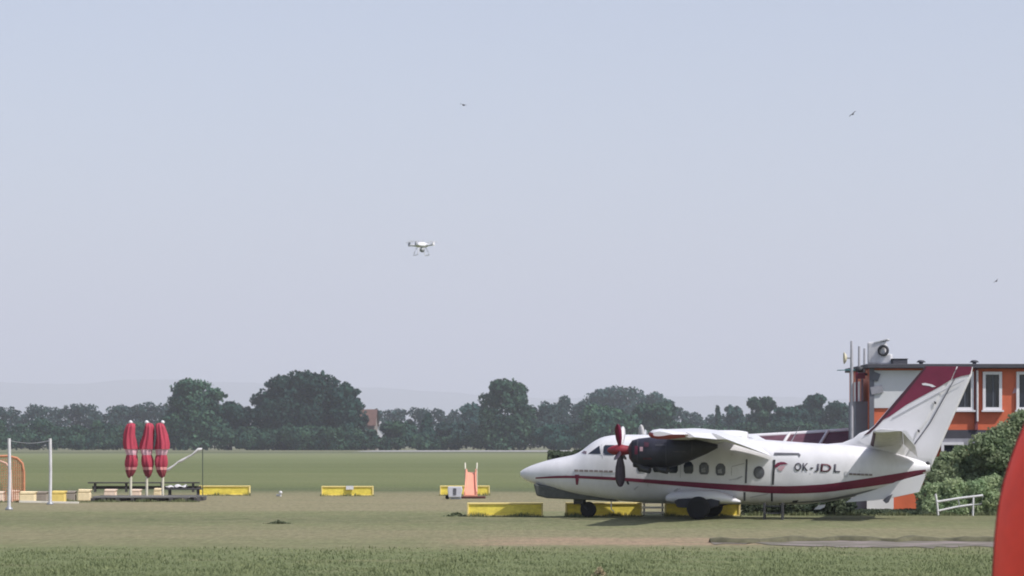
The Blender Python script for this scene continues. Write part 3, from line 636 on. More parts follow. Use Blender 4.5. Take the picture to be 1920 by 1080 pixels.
# ventral strakes under the tail
for s in (-1, 1):
    P = [loc(px, py, -.2) for px, py in ((1585, 942), (1610, 926), (1660, 908), (1736, 888), (1722, 923), (1675, 933), (1640, 938))]
    MB().prism(P, s * .30 - .02, s * .30 + .02).build('ventral_fin', WHITE, AC, .01)
P = [loc(px, py, -.3) for px, py in ((1526, 955), (1535, 947), (1548, 946), (1546, 951), (1538, 955))]; MB().prism(P, -.33, -.28).build('belly_antenna', WHITE, AC)
P = [loc(px, py, -.4) for px, py in ((1655, 938), (1664, 931), (1674, 926), (1666, 942), (1661, 944))]; MB().prism(P, -.42, -.38).build('tail_bumper', PANELGREY, AC)
MB().lathe([(.01, -.02), (.05, 0), (.07, .06), (.03, .12)], axis='X', c=(S_x[-1] - .12, -.06, sect(S_x[-1])[0] + .02), n=14).build('tail_light', DARK, AC)
# gear pods, wheels
for s in (-1, 1):
    rr = []
    for px, tp, bt, w in ((1246, 930, 940, .06), (1258, 923, 943, .30), (1280, 919, 945, .50), (1310, 918, 946, .56), (1340, 920, 945, .52), (1360, 925, 944.5, .42), (1375, 933, 944, .26), (1386, 939, 943, .06)):
        x, zt = loc(px, tp, -1.45); _, zb = loc(px, bt, -1.45); zc, hh = (zt + zb) / 2, (zt - zb) / 2
        rr.append([(x, s * 1.12 + w * math.copysign(abs(math.cos(a)) ** .8, math.cos(a)), zc + hh * math.copysign(abs(math.sin(a)) ** .8, math.sin(a))) for a in np.linspace(0, 2 * math.pi, 25)[:-1]])
    pod = MB().loft(rr).build('gear_pod', WHITE, AC)
    x, z = loc(1308, 958, -1.75); rw0 = .36
    wh = bpy.data.objects.new('main_wheel', None); col.objects.link(wh); wh.parent = AC; wh.location = (x + .02, s * 1.72, rw0)
    MB().lathe([(.18, -.13), (rw0 * .86, -.14), (rw0, -.09), (rw0, .09), (rw0 * .86, .14), (.18, .13)], axis='Y', n=28).build('tyre', RUBBER, wh)
    MB().lathe([(.02, -.10), (.10, -.115), (.17, -.10), (.185, -.02), (.185, .02), (.17, .1), (.10, .115), (.02, .10)], axis='Y', n=20).build('rim', mat('rim_grey', (.07, .07, .085), .5, .3, var=.3), wh)
    MB().prism([loc(px, py, -1.6) for px, py in ((1264, 940), (1272, 935.5), (1300, 933.5), (1322, 936), (1334, 935), (1350, 939), (1346, 949), (1325, 955), (1270, 951))], s * 1.30 - .0, s * 1.66).build('wheel_well', NAVY, AC, .02)
    MB().tube([(x + .05, s * 1.2, .72), (x + .02, s * 1.56, .36)], .07, 8).build('gear_strut', DARK, AC)
    MB().box((x + .1, s * 1.50, .60), (1.05, .05, .26), (s * R(16), R(6), 0)).build('gear_door', NAVY, AC, .01)
x, z = loc(1103, 958, 0); rn = .255
wh = bpy.data.objects.new('nose_wheel', None); col.objects.link(wh); wh.parent = AC; wh.location = (x, 0, rn)
MB().lathe([(.12, -.09), (rn * .86, -.10), (rn, -.06), (rn, .06), (rn * .86, .10), (.12, .09)], axis='Y', n=26).build('tyre', RUBBER, wh)
MB().lathe([(.02, -.08), (.07, -.09), (.12, -.075), (.13, 0), (.12, .075), (.07, .09), (.02, .08)], axis='Y', n=18).build('rim', STEEL, wh)
x2, z2 = loc(1090, 935, 0)
ns = MB(); ns.tube([(x2, 0, .75), (x2 + .02, 0, .42), (x, .13, rn)], [.07, .06, .04], 8); ns.tube([(x2 + .02, 0, .45), (x, -.13, rn)], [.05, .03], 6); ns.build('nose_strut', DARK, AC)
for s in (-1, 1): MB().box((x2 - .05, s * .26, .58), (.32, .03, .30), (s * R(-12), 0, 0)).build('nose_gear_door', DARK, AC, .008)
MB().prism([(loc(px, py, 0)) for px, py in ((1004, 906), (1010, 929), (1030, 934), (1090, 936.5), (1160, 940), (1160, 930), (1060, 916))], -.42, .42).build('belly_shade_block', mat('belly_shade_grey', (.075, .08, .075), .7, var=.3), AC, .05)  # dark block under the nose, standing in for shadow below the belly
xa, za = loc(1146, 944, -.3); MB().tube([(xa, -.3, za + .12), (xa, -.3, za - .18), (xa + .1, -.3, za - .26)], .02, 6).build('drain_mast', WHITE2, AC)
# aerials on the roof
x, z = loc(1483, 829, 0); MB().tube([(x, 0, z), (x + .28, 0, z + .5)], [.02, .008], 6).build('whip_aerial', STEEL, AC)
# boarding steps under the rear door
xs_, _ = loc(1452, 960, -1.1)
bs = empty('boarding_steps', (OX, OY, 0), -YAW, label='small dark boarding steps on the grass under the aircraft rear door', cat='steps')
for q in (-.28, .28): MB().box((xs_ + q, -1.35, .26), (.04, .5, .52)).build('side_frame', DARK, bs)
for k in range(2): MB().box((xs_, -1.45 + .26 * k, .2 + .22 * k), (.52, .24, .03)).build('tread', DARK, bs)

# ------------------------------------------------------------------ burgundy awning behind the aircraft
AWY = 104.0
aw = empty('awning', at(1515, HZ, AWY) - Vector((0, 0, HCAM)), label='long burgundy awning roof with white edge and slanted white ribs behind the aircraft', cat='awning')
def A(px, py, dy=0): p = at(px, py, AWY + dy); return p - Vector(aw.location)
fab = MB(); tops = [A(1396, 818.5), A(1480, 814), A(1552, 809.5), A(1634, 804)]; lows = [A(1360, 842, -2.2), A(1462, 842, -2.2), A(1532, 842, -2.2), A(1600, 842, -2.2)]
fab.add(tops + lows, [(0, 1, 5, 4), (1, 2, 6, 5), (2, 3, 7, 6)]); fo = fab.build('canopy', BURGF, aw); so = fo.modifiers.new('t', 'SOLIDIFY'); so.thickness = .03
MB().tube(tops, .085, 8).build('ridge_pole', WHITE, aw)
for a, b in zip(tops, lows): MB().tube([a + Vector((0, -.06, .02)), b + Vector((0, -.06, .02))], .06, 8).build('rib', WHITE2, aw)
for a, dy in ((tops[0], 0), (tops[3], 0), (lows[0], 0), (lows[3], 0)): MB().tube([a, (a.x, a.y, 0)], .045, 8).build('post', WHITE2, aw)

# ------------------------------------------------------------------ orange container building
ORANGE = mat('orange_paint', (.60, .135, .060), .6, var=.14, scale=1.2, bump=.1)
GREYP = mat('grey_cladding', (.13, .135, .16), .6, var=.12, scale=2)
FASC = mat('dark_fascia', (.06, .06, .075), .7, var=.2, scale=2)
BY = 99.0; bx0, bx1 = at(1631, HZ, BY).x, at(2060, HZ, BY).x
bd = empty('container_building', ((bx0 + bx1) / 2, BY, 0), label='orange two storey container building with white framed windows', cat='building')
bxc = (bx0 + bx1) / 2; ZT = HCAM + (832 - 691) * BY / FOC; ZM = HCAM + (832 - 806) * BY / FOC
def bpx(px): return at(px, HZ, BY).x - bxc
def bz(py): return HCAM + (HZ - py) * BY / FOC
wl = MB(); wl.box((0, 3, (bz(806) + 2.62) / 2 - 1.29 + .0), (bx1 - bx0, 6, 2.56)) if False else None
wl.box((0, 3, (ZT + ZM) / 2), (bx1 - bx0, 6, ZT - ZM)); wl.box((0, 3.05, (ZM - .3) / 2), (bx1 - bx0 - .1, 5.9, ZM - .3)); wl.build('wall', ORANGE, bd)
MB().box((0, 3, ZM - .15), (bx1 - bx0 + .04, 6.04, .296)).build('floor_band', FASC, bd)
MB().box((0, 3, ZM - .42), (bx1 - bx0 + .06, 6.06, .24)).build('grey_band', mat('mid_grey_band', (.26, .26, .29), .7, var=.15), bd)
MB().box((0, 2.9, ZT + .08), (bx1 - bx0 + .3, 6.6, .15)).build('roof_fascia', FASC, bd, .02)
for px in (1634, 1830): MB().box((bpx(px), -.06, (ZT + ZM) / 2), (.10 if px > 1700 else .16, .10, ZT - ZM)).build('corner_post', GREYP if px < 1700 else mat('maroon_post', (.2, .06, .07), .6), bd)
wp = MB(); wp.box(((bpx(1636) + bpx(1788)) / 2, -.03, (bz(694.5) + bz(765)) / 2), (bpx(1788) - bpx(1636), .06, bz(694.5) - bz(765))); WP = wp.build('white_panel', mat('cream_white', (.60, .61, .62), .6, var=.06, scale=1), bd)
MB().box((bpx(1643), -.10, bz(731)), (.42, .08, .26), (0, R(-12), 0)).build('wall_bracket', mat('mid_grey_band', (.26, .26, .29)), bd)
MB().box((bpx(1641), -.10, bz(706)), (.26, .08, .28), (0, R(20), 0)).build('wall_lamp', GREYP, bd)
def window(x0, x1, y0, y1, blind=False):
    cx_, cz = (bpx(x0) + bpx(x1)) / 2, (bz(y0) + bz(y1)) / 2; w, h = bpx(x1) - bpx(x0), bz(y0) - bz(y1); t = .10
    f = MB()
    f.box((cx_ - w / 2 + t / 2, -.05, cz), (t, .10, h)); f.box((cx_ + w / 2 - t / 2, -.05, cz), (t, .10, h)); f.box((cx_, -.05, cz + h / 2 - t / 2), (w - 2 * t, .10, t)); f.box((cx_, -.05, cz - h / 2 + t / 2), (w - 2 * t, .10, t))
    fo = f.build('window', WHITE, bd); MB().box((cx_, -.02, cz), (w - 2 * t, .03, h - 2 * t)).build('pane', GLASS, fo)
    MB().box((cx_ + .03, -.035, cz), (.05, .03, h - 2 * t)).build('mullion', mat('mull', (.07, .08, .1), .5), fo)
    MB().box((cx_, -.09, cz - h / 2 - .03), (w + .1, .18, .06)).build('sill', WHITE, fo)
window(1789, 1825, 697, 769); window(1842, 1878, 697, 769); window(1905, 1941, 697, 769); window(1764, 1806, 829, 900); window(1845, 1890, 829, 900); window(1960, 2000, 697, 769)
MB().tube([(bpx(1831), -.16, bz(695)), (bpx(1831), -.16, bz(790))], .04, 8).build('drainpipe', WHITE2, bd)
MB().add([(bpx(1898), -.012, bz(738)), (bpx(1907), -.012, bz(736)), (bpx(1903), -.012, bz(726))], [(0, 1, 2)]).build('small_sign', PINK, bd)
MB().box((bpx(1650), -.05, bz(946)), (bpx(1675) - bpx(1625), .06, bz(932) - bz(959))).build('white_board', WHITE, bd)
# grey stair tower on the left end
stt = empty('stair_tower', at(1618, HZ, 99.6) - Vector((0, 0, HCAM)), label='narrow grey stair tower with burgundy railing posts at the left end of the building', cat='tower')
sw_ = .54
MB().box((0, 1, bz(752) / 2), (sw_, 2, bz(752))).build('wall', mat('tower_grey', (.20, .205, .235), .7, var=.08, scale=2), stt, .02)
for q, mm in ((-.22, BURG), (-.03, mat('railing_grey', (.2, .15, .19), .6)), (.24, GREYP)): MB().box((q, -.02, (bz(752) + bz(697)) / 2), (.07, .07, bz(697) - bz(752))).build('railing_post', mm, stt)
MB().box((-.1, -.05, bz(704)), (.34, .05, .20)).build('railing_panel', BURG, stt)
MB().box((-.1, .9, bz(733)), (.02, 1.7, .7)).build('side_sheet', WHITE2, stt)
# roof equipment
rz0 = ZT + .155
def roof_at(px, dy=1.0): return Vector((at(px, HZ, BY + dy).x, BY + dy, rz0))
acu = empty('air_conditioner', roof_at(1648, 1), R(-18), label='white air conditioning unit with a round fan on the flat roof edge', cat='air conditioner')
hA = .78
MB().box((-.06, 0, hA / 2 + .03), (.66, .36, hA), bev=.06).build('housing', WHITE2, acu)
MB().box((.10, .04, hA + .05), (.5, .5, .06), (0, R(-14), 0), bev=.02).build('lid', mat('lid_grey', (.45, .46, .47), .6), acu)
fr_ = MB(); fr_.lathe([(.11, 0), (.20, 0), (.20, -.07), (.11, -.07), (.11, 0)], axis='Y', c=(.20, -.20, .50), n=22, cap=False); fr_.build('fan_ring', DARK, acu)
MB().box((.26, -.02, .2), (.42, .34, .36), bev=.05).build('lower_case', WHITE, acu)
bx_ = empty('roof_box', roof_at(1686, .6), label='flat black box beside the air conditioning unit on the roof', cat='box')
MB().box((0, 0, .09), (.52, .5, .18), bev=.02).build('case', FASC, bx_); MB().box((0, 0, .195), (.56, .54, .02)).build('lid', DARK, bx_)
for px, lab in ((1727, 'small dark roof vent cap left of the aircraft fin top'), (1827, 'small dark roof vent cap right of the aircraft fin top')):
    v = empty('roof_vent', roof_at(px, .3), label=lab, cat='vent'); MB().lathe([(.07, 0), (.07, .06), (.17, .07), (.10, .14), (.02, .15)], n=14).build('cap', FASC, v)
# masts left of the tower
mp_ = at(1597, HZ, 99.2)
ms = empty('antenna_mast', (mp_.x, mp_.y, 0), label='thin grey antenna mast carrying a yellowish dish left of the tower', cat='antenna')
MB().tube([(0, 0, 0), (0, 0, bz(672)), (-.01, 0, bz(639))], [.06, .055, .04], 8).build('mast', mat('mast_grey', (.40, .40, .43), .6), ms)
MB().lathe([(.02, .10), (.12, .07), (.21, 0), (.20, -.02), (.11, .05), (.02, .08)], axis='X', c=(-.26, 0, bz(671)), n=20).build('dish', mat('yellowed_white', (.56, .52, .38), .6), ms)
MB().tube([(-.16, 0, bz(671)), (0, 0, bz(671))], .03, 6).build('dish_arm', STEEL, ms)
yg = MB(); yg.tube([(-.50, 0, bz(694)), (.35, 0, bz(692.5))], .018, 6)
for q in (-.48, -.36, -.1, .05): yg.tube([(q, -.3, bz(694)), (q, .3, bz(694))], .012, 5)
yg.build('yagi_antenna', mat('teal_metal', (.06, .20, .22), .5), ms)
MB().lathe([(.02, -.14), (.09, -.13), (.11, .0), (.09, .13), (.02, .14)], axis='X', c=(.27, 0, bz(692.5)), n=14).build('antenna_joint', DARK, ms)
a2 = roof_at(1612, .6); a2.z = bz(692) - .3
for px, y0, lab in ((1611, 648, 'short grey whip antenna right of the dish mast'), (1621, 652, 'short pale whip antenna touching the air conditioning unit')):
    p = at(px, HZ, 99.7); o = empty('whip_antenna', (p.x, p.y, bz(700)), label=lab, cat='antenna')
    MB().tube([(0, 0, 0), (0, 0, bz(y0 + 25) - bz(700)), (0, 0, bz(y0) - bz(700))], [.045, .045, .04], 8).build('rod', mat('mast_grey', (.4, .4, .43)), o); MB().box((0, 0, -.02), (.16, .16, .08)).build('base', DARK, o)

# ------------------------------------------------------------------ shrubs in front of the building
BUSH = foliage_mat('shrub_leaves', (.26, .36, .20), (.47, .53, .32), 1.1, .5)
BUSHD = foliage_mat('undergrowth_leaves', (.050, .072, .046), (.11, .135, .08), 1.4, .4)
def shrub(name, outline, Y, depth, n, leaf, m, seed, label, base=0):
    rng = np.random.default_rng(seed); bl = []; p0 = at(outline[len(outline) // 2][0], HZ, Y)
    for (px, tp, w) in outline:
        p = at(px, tp, Y); r = w * Y / FOC / 2; h = p.z
        k = max(1, int(h / (r * 1.1)))
        for i in range(k + 1):
            z = max(r * .4, (h - r * .8) * (i / max(1, k)))
            bl.append(((p.x - p0.x + rng.uniform(-.15, .15) * r, rng.uniform(-.4, .4) * depth, z), (r * rng.uniform(.85, 1.1), r * rng.uniform(.8, 1.0), r * .8)))
    P, Nn = blobs_points(bl, n, rng); keep = P[:, 2] > .02
    t = empty(name, (p0.x, Y, 0), label=label, cat='shrub'); leaf_mesh('leaves', P[keep], Nn[keep], leaf, m, rng, t)
    for (px, tp, w) in outline[::2]:
        p = at(px, tp, Y); MB().tube([(p.x - p0.x, 0, -.05), (p.x - p0.x + .1, .05, p.z * .5), (p.x - p0.x, 0, p.z * .85)], [.05, .035, .012], 6).build('stem', BARK, t)
    return t
shrub('shrub', [(1738, 872, 44), (1760, 858, 46), (1785, 846, 52), (1815, 835, 56), (1840, 812, 56), (1868, 800, 60), (1895, 786, 60), (1922, 768, 60), (1955, 755, 66), (1990, 760, 60)], 96.2, 1.6, 62000, .115, BUSH, 51, 'tall overgrown green shrub climbing the orange building on the right')
shrub('shrub', [(1734, 918, 30), (1752, 905, 44), (1790, 896, 52), (1830, 898, 52), (1866, 890, 52), (1905, 880, 52)], 94.9, .8, 22000, .10, BUSH, 52, 'low leafy shrub behind the fallen white frame')
rng = np.random.default_rng(53)
n = 17000; xx = np.concatenate([rng.uniform(at(1395, HZ, 96).x, at(1740, HZ, 96).x, n), rng.uniform(at(1700, HZ, 95).x, at(1900, HZ, 95).x, n // 2)])
hh_ = np.where(xx < at(1590, HZ, 96).x, .50, np.where(xx < at(1728, HZ, 96).x, .07, .36)) * (1 + .4 * np.sin(xx * 3.1) * np.sin(xx * 1.3 + 1))
P = np.stack([xx, np.where(xx > at(1735, HZ, 95).x, rng.uniform(94.9, 97.2, len(xx)), rng.uniform(93.6, 97.2, len(xx))), rng.uniform(.01, 1, len(xx)) ** .8 * np.maximum(.1, hh_)], 1)
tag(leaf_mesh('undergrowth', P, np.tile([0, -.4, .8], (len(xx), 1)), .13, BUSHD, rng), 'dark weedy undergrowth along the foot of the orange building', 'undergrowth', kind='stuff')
# dark hedge behind the nose
rng = np.random.default_rng(54); hp = at(1095, HZ, 200); n = 12000
t = empty('hedge', (hp.x, 200, 0), label='low dark clipped hedge behind the aircraft nose', cat='hedge')
P = np.stack([rng.uniform(at(1028, HZ, 200).x - hp.x, at(1500, HZ, 200).x - hp.x, n), rng.uniform(-1, 1, n), rng.uniform(0, 1, n) * 2.25], 1)
P[:, 2] *= np.clip(.72 + .28 * (P[:, 0] + 2.6) / 4 + .05 * np.sin(P[:, 0] * 2), .6, 1.12)
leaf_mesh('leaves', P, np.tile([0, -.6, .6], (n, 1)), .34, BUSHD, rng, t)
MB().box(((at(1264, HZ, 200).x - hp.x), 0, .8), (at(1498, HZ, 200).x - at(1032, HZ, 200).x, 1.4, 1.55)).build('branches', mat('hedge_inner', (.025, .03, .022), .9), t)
# fallen white tubular frame among the shrubs
ff = empty('tube_frame', gpt(1795, 968), label='white tubular frame leaning askew in front of the low shrub', cat='frame')
fy = gpt(1795, 968).y
def F(px, py): p = at(px, py, fy); return p - Vector(ff.location)
MB().tube([F(1754, 926), F(1757, 944), F(1759, 966)], .036, 8).build('leg', WHITE2, ff)
MB().tube([F(1757, 941), F(1800, 934), F(1843, 929)], .038, 8).build('top_rail', WHITE2, ff)
MB().tube([F(1759, 958), F(1796, 950), F(1826, 946)], .034, 8).build('lower_rail', WHITE2, ff)
MB().tube([F(1825, 932), F(1824, 967)], .034, 8).build('leg', WHITE2, ff)
MB().tube([F(1796, 935), F(1800, 951), F(1840, 945), F(1843, 930)], .025, 8).build('side_rail', STEEL, ff)

# ------------------------------------------------------------------ yellow marker barriers
YEL = mat('yellow_plastic', (.86, .67, .10), .6, var=.22, scale=4, stretch=(1, 1, 2.5))
YEL2 = mat('pale_yellow_edge', (.80, .64, .24), .55, var=.1, scale=2.2)  # rim yellow, paler than the body
def barrier_proto(W, H):
    t = bpy.data.objects.new('marker_barrier', None); col.objects.link(t)
    D = .34
    b = MB()
    b.prism([(-W / 2 + .03, .03), (W / 2 - .03, .03), (W / 2 - .05, H - .03), (-W / 2 + .05, H - .03)], -D / 2 + .02, D / 2 - .02); b.build('body', YEL, t, .015)
    f = MB(); e = .055
    for yy in (-D / 2, D / 2):
        f.box((0, yy, H - e / 2), (W, .04, e)); f.box((0, yy, e / 2), (W, .04, e * .8))
        for s in (-1, 1): f.box((s * (W / 2 - e / 2), yy, H / 2), (e, .04, H - 2 * e))
    f.box((0, 0, H - e / 2), (W - .04, D - .042, e * .9))
    for s in (-1, 1): f.box((s * (W / 2 - e / 2), 0, H / 2), (e, D - .042, H - 2 * e))
    f.build('rim', YEL2, t, .012)
    return t
bp0 = barrier_proto(2.46, .45)
def barrier(px0, px1, pyb, label, first=[True], H=1):
    p = gpt((px0 + px1) / 2, pyb); o = bp0 if first[0] else copy_tree(bp0); first[0] = False
    w = (px1 - px0) * p.y / FOC; o.location = p; o.scale = (w / 2.46, 1, H); o.rotation_euler = (0, 0, 0)
    return tag(o, label, 'barrier', 'yellow marker barriers on the grass')
barrier(876, 1018, 968.5, 'yellow trough barrier in the open left of the aircraft nose wheel')
barrier(1060, 1203, 968, 'yellow trough barrier behind the aircraft nose wheel')
barrier(1246, 1387, 968, 'yellow trough barrier half hidden behind the main wheels')
barrier(373, 469, 929, 'far yellow barrier beside the parasols')
fb = barrier(603, 700, 930, 'far yellow barrier with a white square on its top edge')
barrier(825, 918, 929, 'far yellow barrier behind the salmon slide')
p = gpt(651, 930); MB().box((.05 * 2.46, -.21, .38), (.36, .03, .17)).build('white_square', WHITE, fb)
# white plank rails in the gap between two barriers
pr_ = gpt(1225, 967); pl = empty('plank_rail', pr_, label='low rail of white planks between two yellow barriers', cat='rail')
for z in (.10, .27, .43): MB().box((0, 0, z), (.74, .04, .07 if z < .4 else .05)).build('plank', WHITE2 if z != .27 else WHITE, pl)
for s in (-1, 1): MB().box((s * .30, .05, .23), (.06, .05, .46)).build('post', STEEL, pl)
# small grey trolley box and salmon slide
tp_ = gpt(853, 936); tro = empty('wheeled_box', tp_, label='small pale grey wheeled box in front of the far yellow barrier', cat='box')
b = MB(); b.prism([(-.27, .08), (.25, .08), (.32, .40), (.30, .54), (-.30, .54), (-.31, .40)], -.25, .25); b.build('case', mat('pale_grey_plastic', (.55, .55, .6), .5, var=.06), tro, .03)
MB().box((0, -.262, .33), (.13, .02, .28), bev=.008).build('grip_recess', PANELGREY, tro)
for q in ((-.30, -.12), (-.30, .16)): MB().lathe([(.02, -.04), (.09, -.04), (.09, .04), (.02, .04)], axis='Y', c=(q[0] - .02, q[1], .09), n=16).build('wheel', RUBBER, tro)
MB().box((.04, 0, .04), (.46, .4, .07)).build('foot', STEEL, tro)
SAL = mat('salmon_plastic', (.74, .32, .22), .5, var=.08, scale=3)
sp_ = gpt(883, 934); sl = empty('slide', sp_, label='salmon pink playground slide facing the camera with pale handrails', cat='slide')
rows = []
for y, z, w in ((-.9, .14, .60), (-.75, .12, .58), (-.35, .40, .52), (.1, .75, .48), (.5, 1.06, .46), (.9, 1.10, .46)):
    rows.append([(-w / 2, y, z + .16), (-w / 2 + .05, y, z + .16), (-w / 2 + .08, y, z + .02), (w / 2 - .08, y, z + .02), (w / 2 - .05, y, z + .16), (w / 2, y, z + .16), (w / 2, y, z - .04), (-w / 2, y, z - .04)])
MB().loft(rows, smooth=False).build('chute', SAL, sl)
PALEP = mat('pale_green_white', (.55, .52, .42), .6)
for s in (-1, 1):
    MB().tube([(s * .25, .75, 0), (s * .25, .75, 1.2), (s * .26, .62, 1.52), (s * .25, .35, 1.25)], .03, 8).build('handrail', PALEP, sl)
    MB().tube([(s * .2, .3, 0), (s * .2, .3, .82)], .03, 8).build('leg', SAL, sl)
for k in range(4): MB().tube([(-.22, .78, .22 + .24 * k), (.22, .78, .22 + .24 * k)], .025, 8).build('rung', PALEP, sl)
MB().box((.12, -.55, .05), (1.05, .9, .09), bev=.03).build('base_mat', mat('dark_red_mat', (.09, .03, .025), .9, var=.2), sl)
# small white ground light
mk = empty('ground_light', gpt(526, 931), label='small white ground light standing alone between two far yellow barriers', cat='light')
MB().lathe([(.04, 0), (.04, .12), (.07, .14), (.075, .21), (.03, .25)], n=14).build('lamp', WHITE, mk); MB().box((-.1, 0, .06), (.18, .1, .1), bev=.02).build('base', STEEL, mk)

# ------------------------------------------------------------------ lounge corner on the left: parasols, seats, platform
PARR = mat('parasol_red', (.38, .038, .070), .75, var=.22, scale=4, stretch=(3, 3, .4), bump=.3)
PARW = mat('parasol_pink_white', (.72, .44, .50), .8, var=.15, scale=5)
PY = gy(938)
pz = lambda py: HCAM + (HZ - py) * PY / FOC
def parasol(px, label, seed):
    rng = np.random.default_rng(seed); p = gpt(px, 938); t = empty('closed_parasol', p, label=label, cat='parasol', group='closed parasols beside the platform')
    def fold(prof, name, m):
        rings = []; kw = (1, .92, .97)[seed - 1]; ln = (.0, .018, -.02)[seed - 1]
        for z, w in prof:
            ring = []
            for k in range(32):
                a = 2 * math.pi * k / 32; r = w * kw * (1 + .16 * math.cos(8 * a + seed * 1.7 + z * .5) + .09 * math.sin(3 * a + z * 5 + seed * 2.3))
                ring.append((math.cos(a) * r + .05 * math.sin(z * 3.4 + seed * 2) + ln * z, math.sin(a) * r, z))
            rings.append(ring)
        return MB().loft(rings).build(name, m, t)
    fold([(pz(838), .26), (pz(842), .29), (pz(832), .27), (pz(815), .22), (pz(802), .19), (pz(795), .15), (pz(793), .05)][1:], 'upper_cloth', PARR)
    fold([(pz(858), .13), (pz(853), .2), (pz(846), .23), (pz(839), .25)], 'white_band', PARW)
    fold([(pz(876), .21), (pz(872), .245), (pz(864), .25), (pz(856), .22), (pz(850), .17)], 'lower_cloth', PARR)
    fold([(pz(896), .05), (pz(892), .12), (pz(884), .19), (pz(874), .19)], 'cloth_tail', mat('parasol_dull_red', (.20, .03, .04), .8, var=.3, scale=5))
    fold([(pz(881), .20), (pz(877), .215), (pz(874), .205)], 'tie_band', mat('parasol_salmon', (.6, .25, .24), .8))
    MB().lathe([(.02, pz(793) - .05), (.07, pz(793) - .02), (.09, pz(791)), (.05, pz(789)), (.01, pz(788))], n=12).build('finial', WHITE, t)
    MB().tube([(0, 0, .05), (.01, 0, pz(880))], .055, 10).build('pole', mat('pole_cream', (.62, .58, .46), .5), t)
    b = MB(); b.box((0, 0, .05), (.7, .7, .1), bev=.03); b.build('base', DARK, t)
    return t
parasol(245, 'closed red and white parasol, leftmost of the three', 1)
parasol(275, 'closed red and white parasol, middle of the three', 2)
parasol(305, 'closed red and white parasol, rightmost of the three', 3)
CRE = mat('cream_fabric', (.85, .70, .44), .85, var=.1, scale=5); CREP = mat('pinkish_fabric', (.84, .66, .52), .85, var=.1, scale=5)
CYEL = mat('yellow_fabric', (.80, .60, .18), .85, var=.1, scale=5); CBRO = mat('taupe_fabric', (.30, .26, .22), .9, var=.12, scale=5)
def seat(px0, px1, pyt, pyb, m, label, lean=.06):
    p = gpt((px0 + px1) / 2, pyb); w = (px1 - px0) * p.y / FOC; h = (pyb - pyt) * p.y / FOC
    t = empty('cube_seat', p, label=label, cat='seat', group='cube seats in the lounge corner')
    b = MB(); b.box((0, 0, h * .355), (w * .99, .46, h * .69), bev=.03); b.build('base', m, t)
    c = MB(); c.prism([(-w / 2, h * .70), (w / 2 - .02, h * .70), (w / 2 + lean, h * .98), (-w / 2 + lean * .4, h)], -.24, .24); c.build('cushion', m, t, .035)
    return t
seat(-14, 8, 921, 941, CREP, 'pinkish cube seat cut by the left picture edge')
seat(20, 34, 919, 939, CREP, 'narrow pinkish cube seat right of the nearer white post')
seat(38, 67, 921, 942, CRE, 'widest cream cube seat, between the two white posts')
seat(69, 89, 921, 940, CBRO, 'taupe cube seat just left of the farther white post')
seat(98, 123, 920, 942, CYEL, 'strong yellow cube seat just right of the farther white post')
seat(125, 142, 920, 939, CBRO, 'taupe cube seat between the yellow seat and a cream seat')
seat(147, 170, 917, 939, CRE, 'cream cube seat at the left end of the dark platform')
seat(196, 218, 917, 936, CREP, 'cream cube seat on the left half of the dark platform')
seat(246, 264, 917, 936, CREP, 'cream cube seat in front of the leftmost parasol pole')
seat(289, 303, 915, 936, CRE, 'small cream cube seat in front of the rightmost parasol pole')
bo_ = empty('white_board', gpt(92, 944), R(2), label='long white board lying on the ground before the seats', cat='board')
MB().box((0, 0, .05), (2.35, .16, .08), (0, R(1.2), 0), bev=.01).build('plank', mat('board_white', (.66, .62, .54), .7, var=.1), bo_)
pf = empty('platform', gpt(272, 940), label='low dark timber platform under the three parasols', cat='platform')
WOODD = mat('dark_timber', (.06, .055, .055), .8, var=.35, scale=3, stretch=(.3, 4, 1)); WOODG = mat('grey_timber', (.17, .165, .155), .85, var=.3, scale=3, stretch=(.3, 4, 1))
plw = (372 - 165) * gy(940) / FOC
dk = MB()
for k in range(9): dk.box((random.uniform(-.15, .15), -.2 + k * .42, .17), (plw + random.uniform(-.9, .2), .34, .05), (0, random.uniform(-.008, .008), random.uniform(-.01, .01)))
dk.build('deck', WOODG, pf)
for q in np.linspace(-.47, .47, 9): MB().box((q * plw + random.uniform(-.1, .1), 1.3 + random.uniform(-.2, .2), .072), (.14, 3.5, .14)).build('bearer', WOODD, pf)
bn = empty('bench', gpt(270, 931), label='long dark bench standing on the platform behind the parasol poles', cat='bench')
MB().box((0, 0, .62), (5.0, .35, .06), bev=.01).build('seat', WOODD, bn); MB().box((.1, .2, .40), (4.9, .05, .14)).build('rail', WOODD, bn)
for q in (-2.2, -.8, .8, 2.2): MB().box((q, .05, .40), (.08, .3, .4)).build('leg', WOODD, bn)
rt = empty('low_table', gpt(345, 937), label='low dark table at the right end of the platform', cat='table')
MB().box((0, 0, .45), (1.5, .7, .05), bev=.01).build('tabletop', WOODD, rt)
for q in ((-.6, -.25), (.6, -.25), (-.6, .25), (.6, .25)): MB().box((q[0], q[1], .22), (.07, .07, .42)).build('leg', WOODD, rt)
def cloth(px, py, w, h, label, seed):
    rng = np.random.default_rng(seed); Y = gpt(345, 937).y - .1; p = at(px, py, Y); t = MB(); rings = []
    for i in range(9):
        u = i / 8; x = (u - .5) * w; rings.append([(x, -.18, h * (.25 + .75 * abs(math.sin(u * 5 + seed))) * .5), (x, 0, h * (.4 + .6 * abs(math.cos(u * 4 + seed)))), (x + .05, .2, h * .3 * (1 + math.sin(u * 7)))])
    t.loft(rings, closed=False); o = t.build('cloth', WHITE2, None); o.location = (p.x, Y, .48); s = o.modifiers.new('t', 'SOLIDIFY'); s.thickness = .02; return tag(o, label, 'cloth')
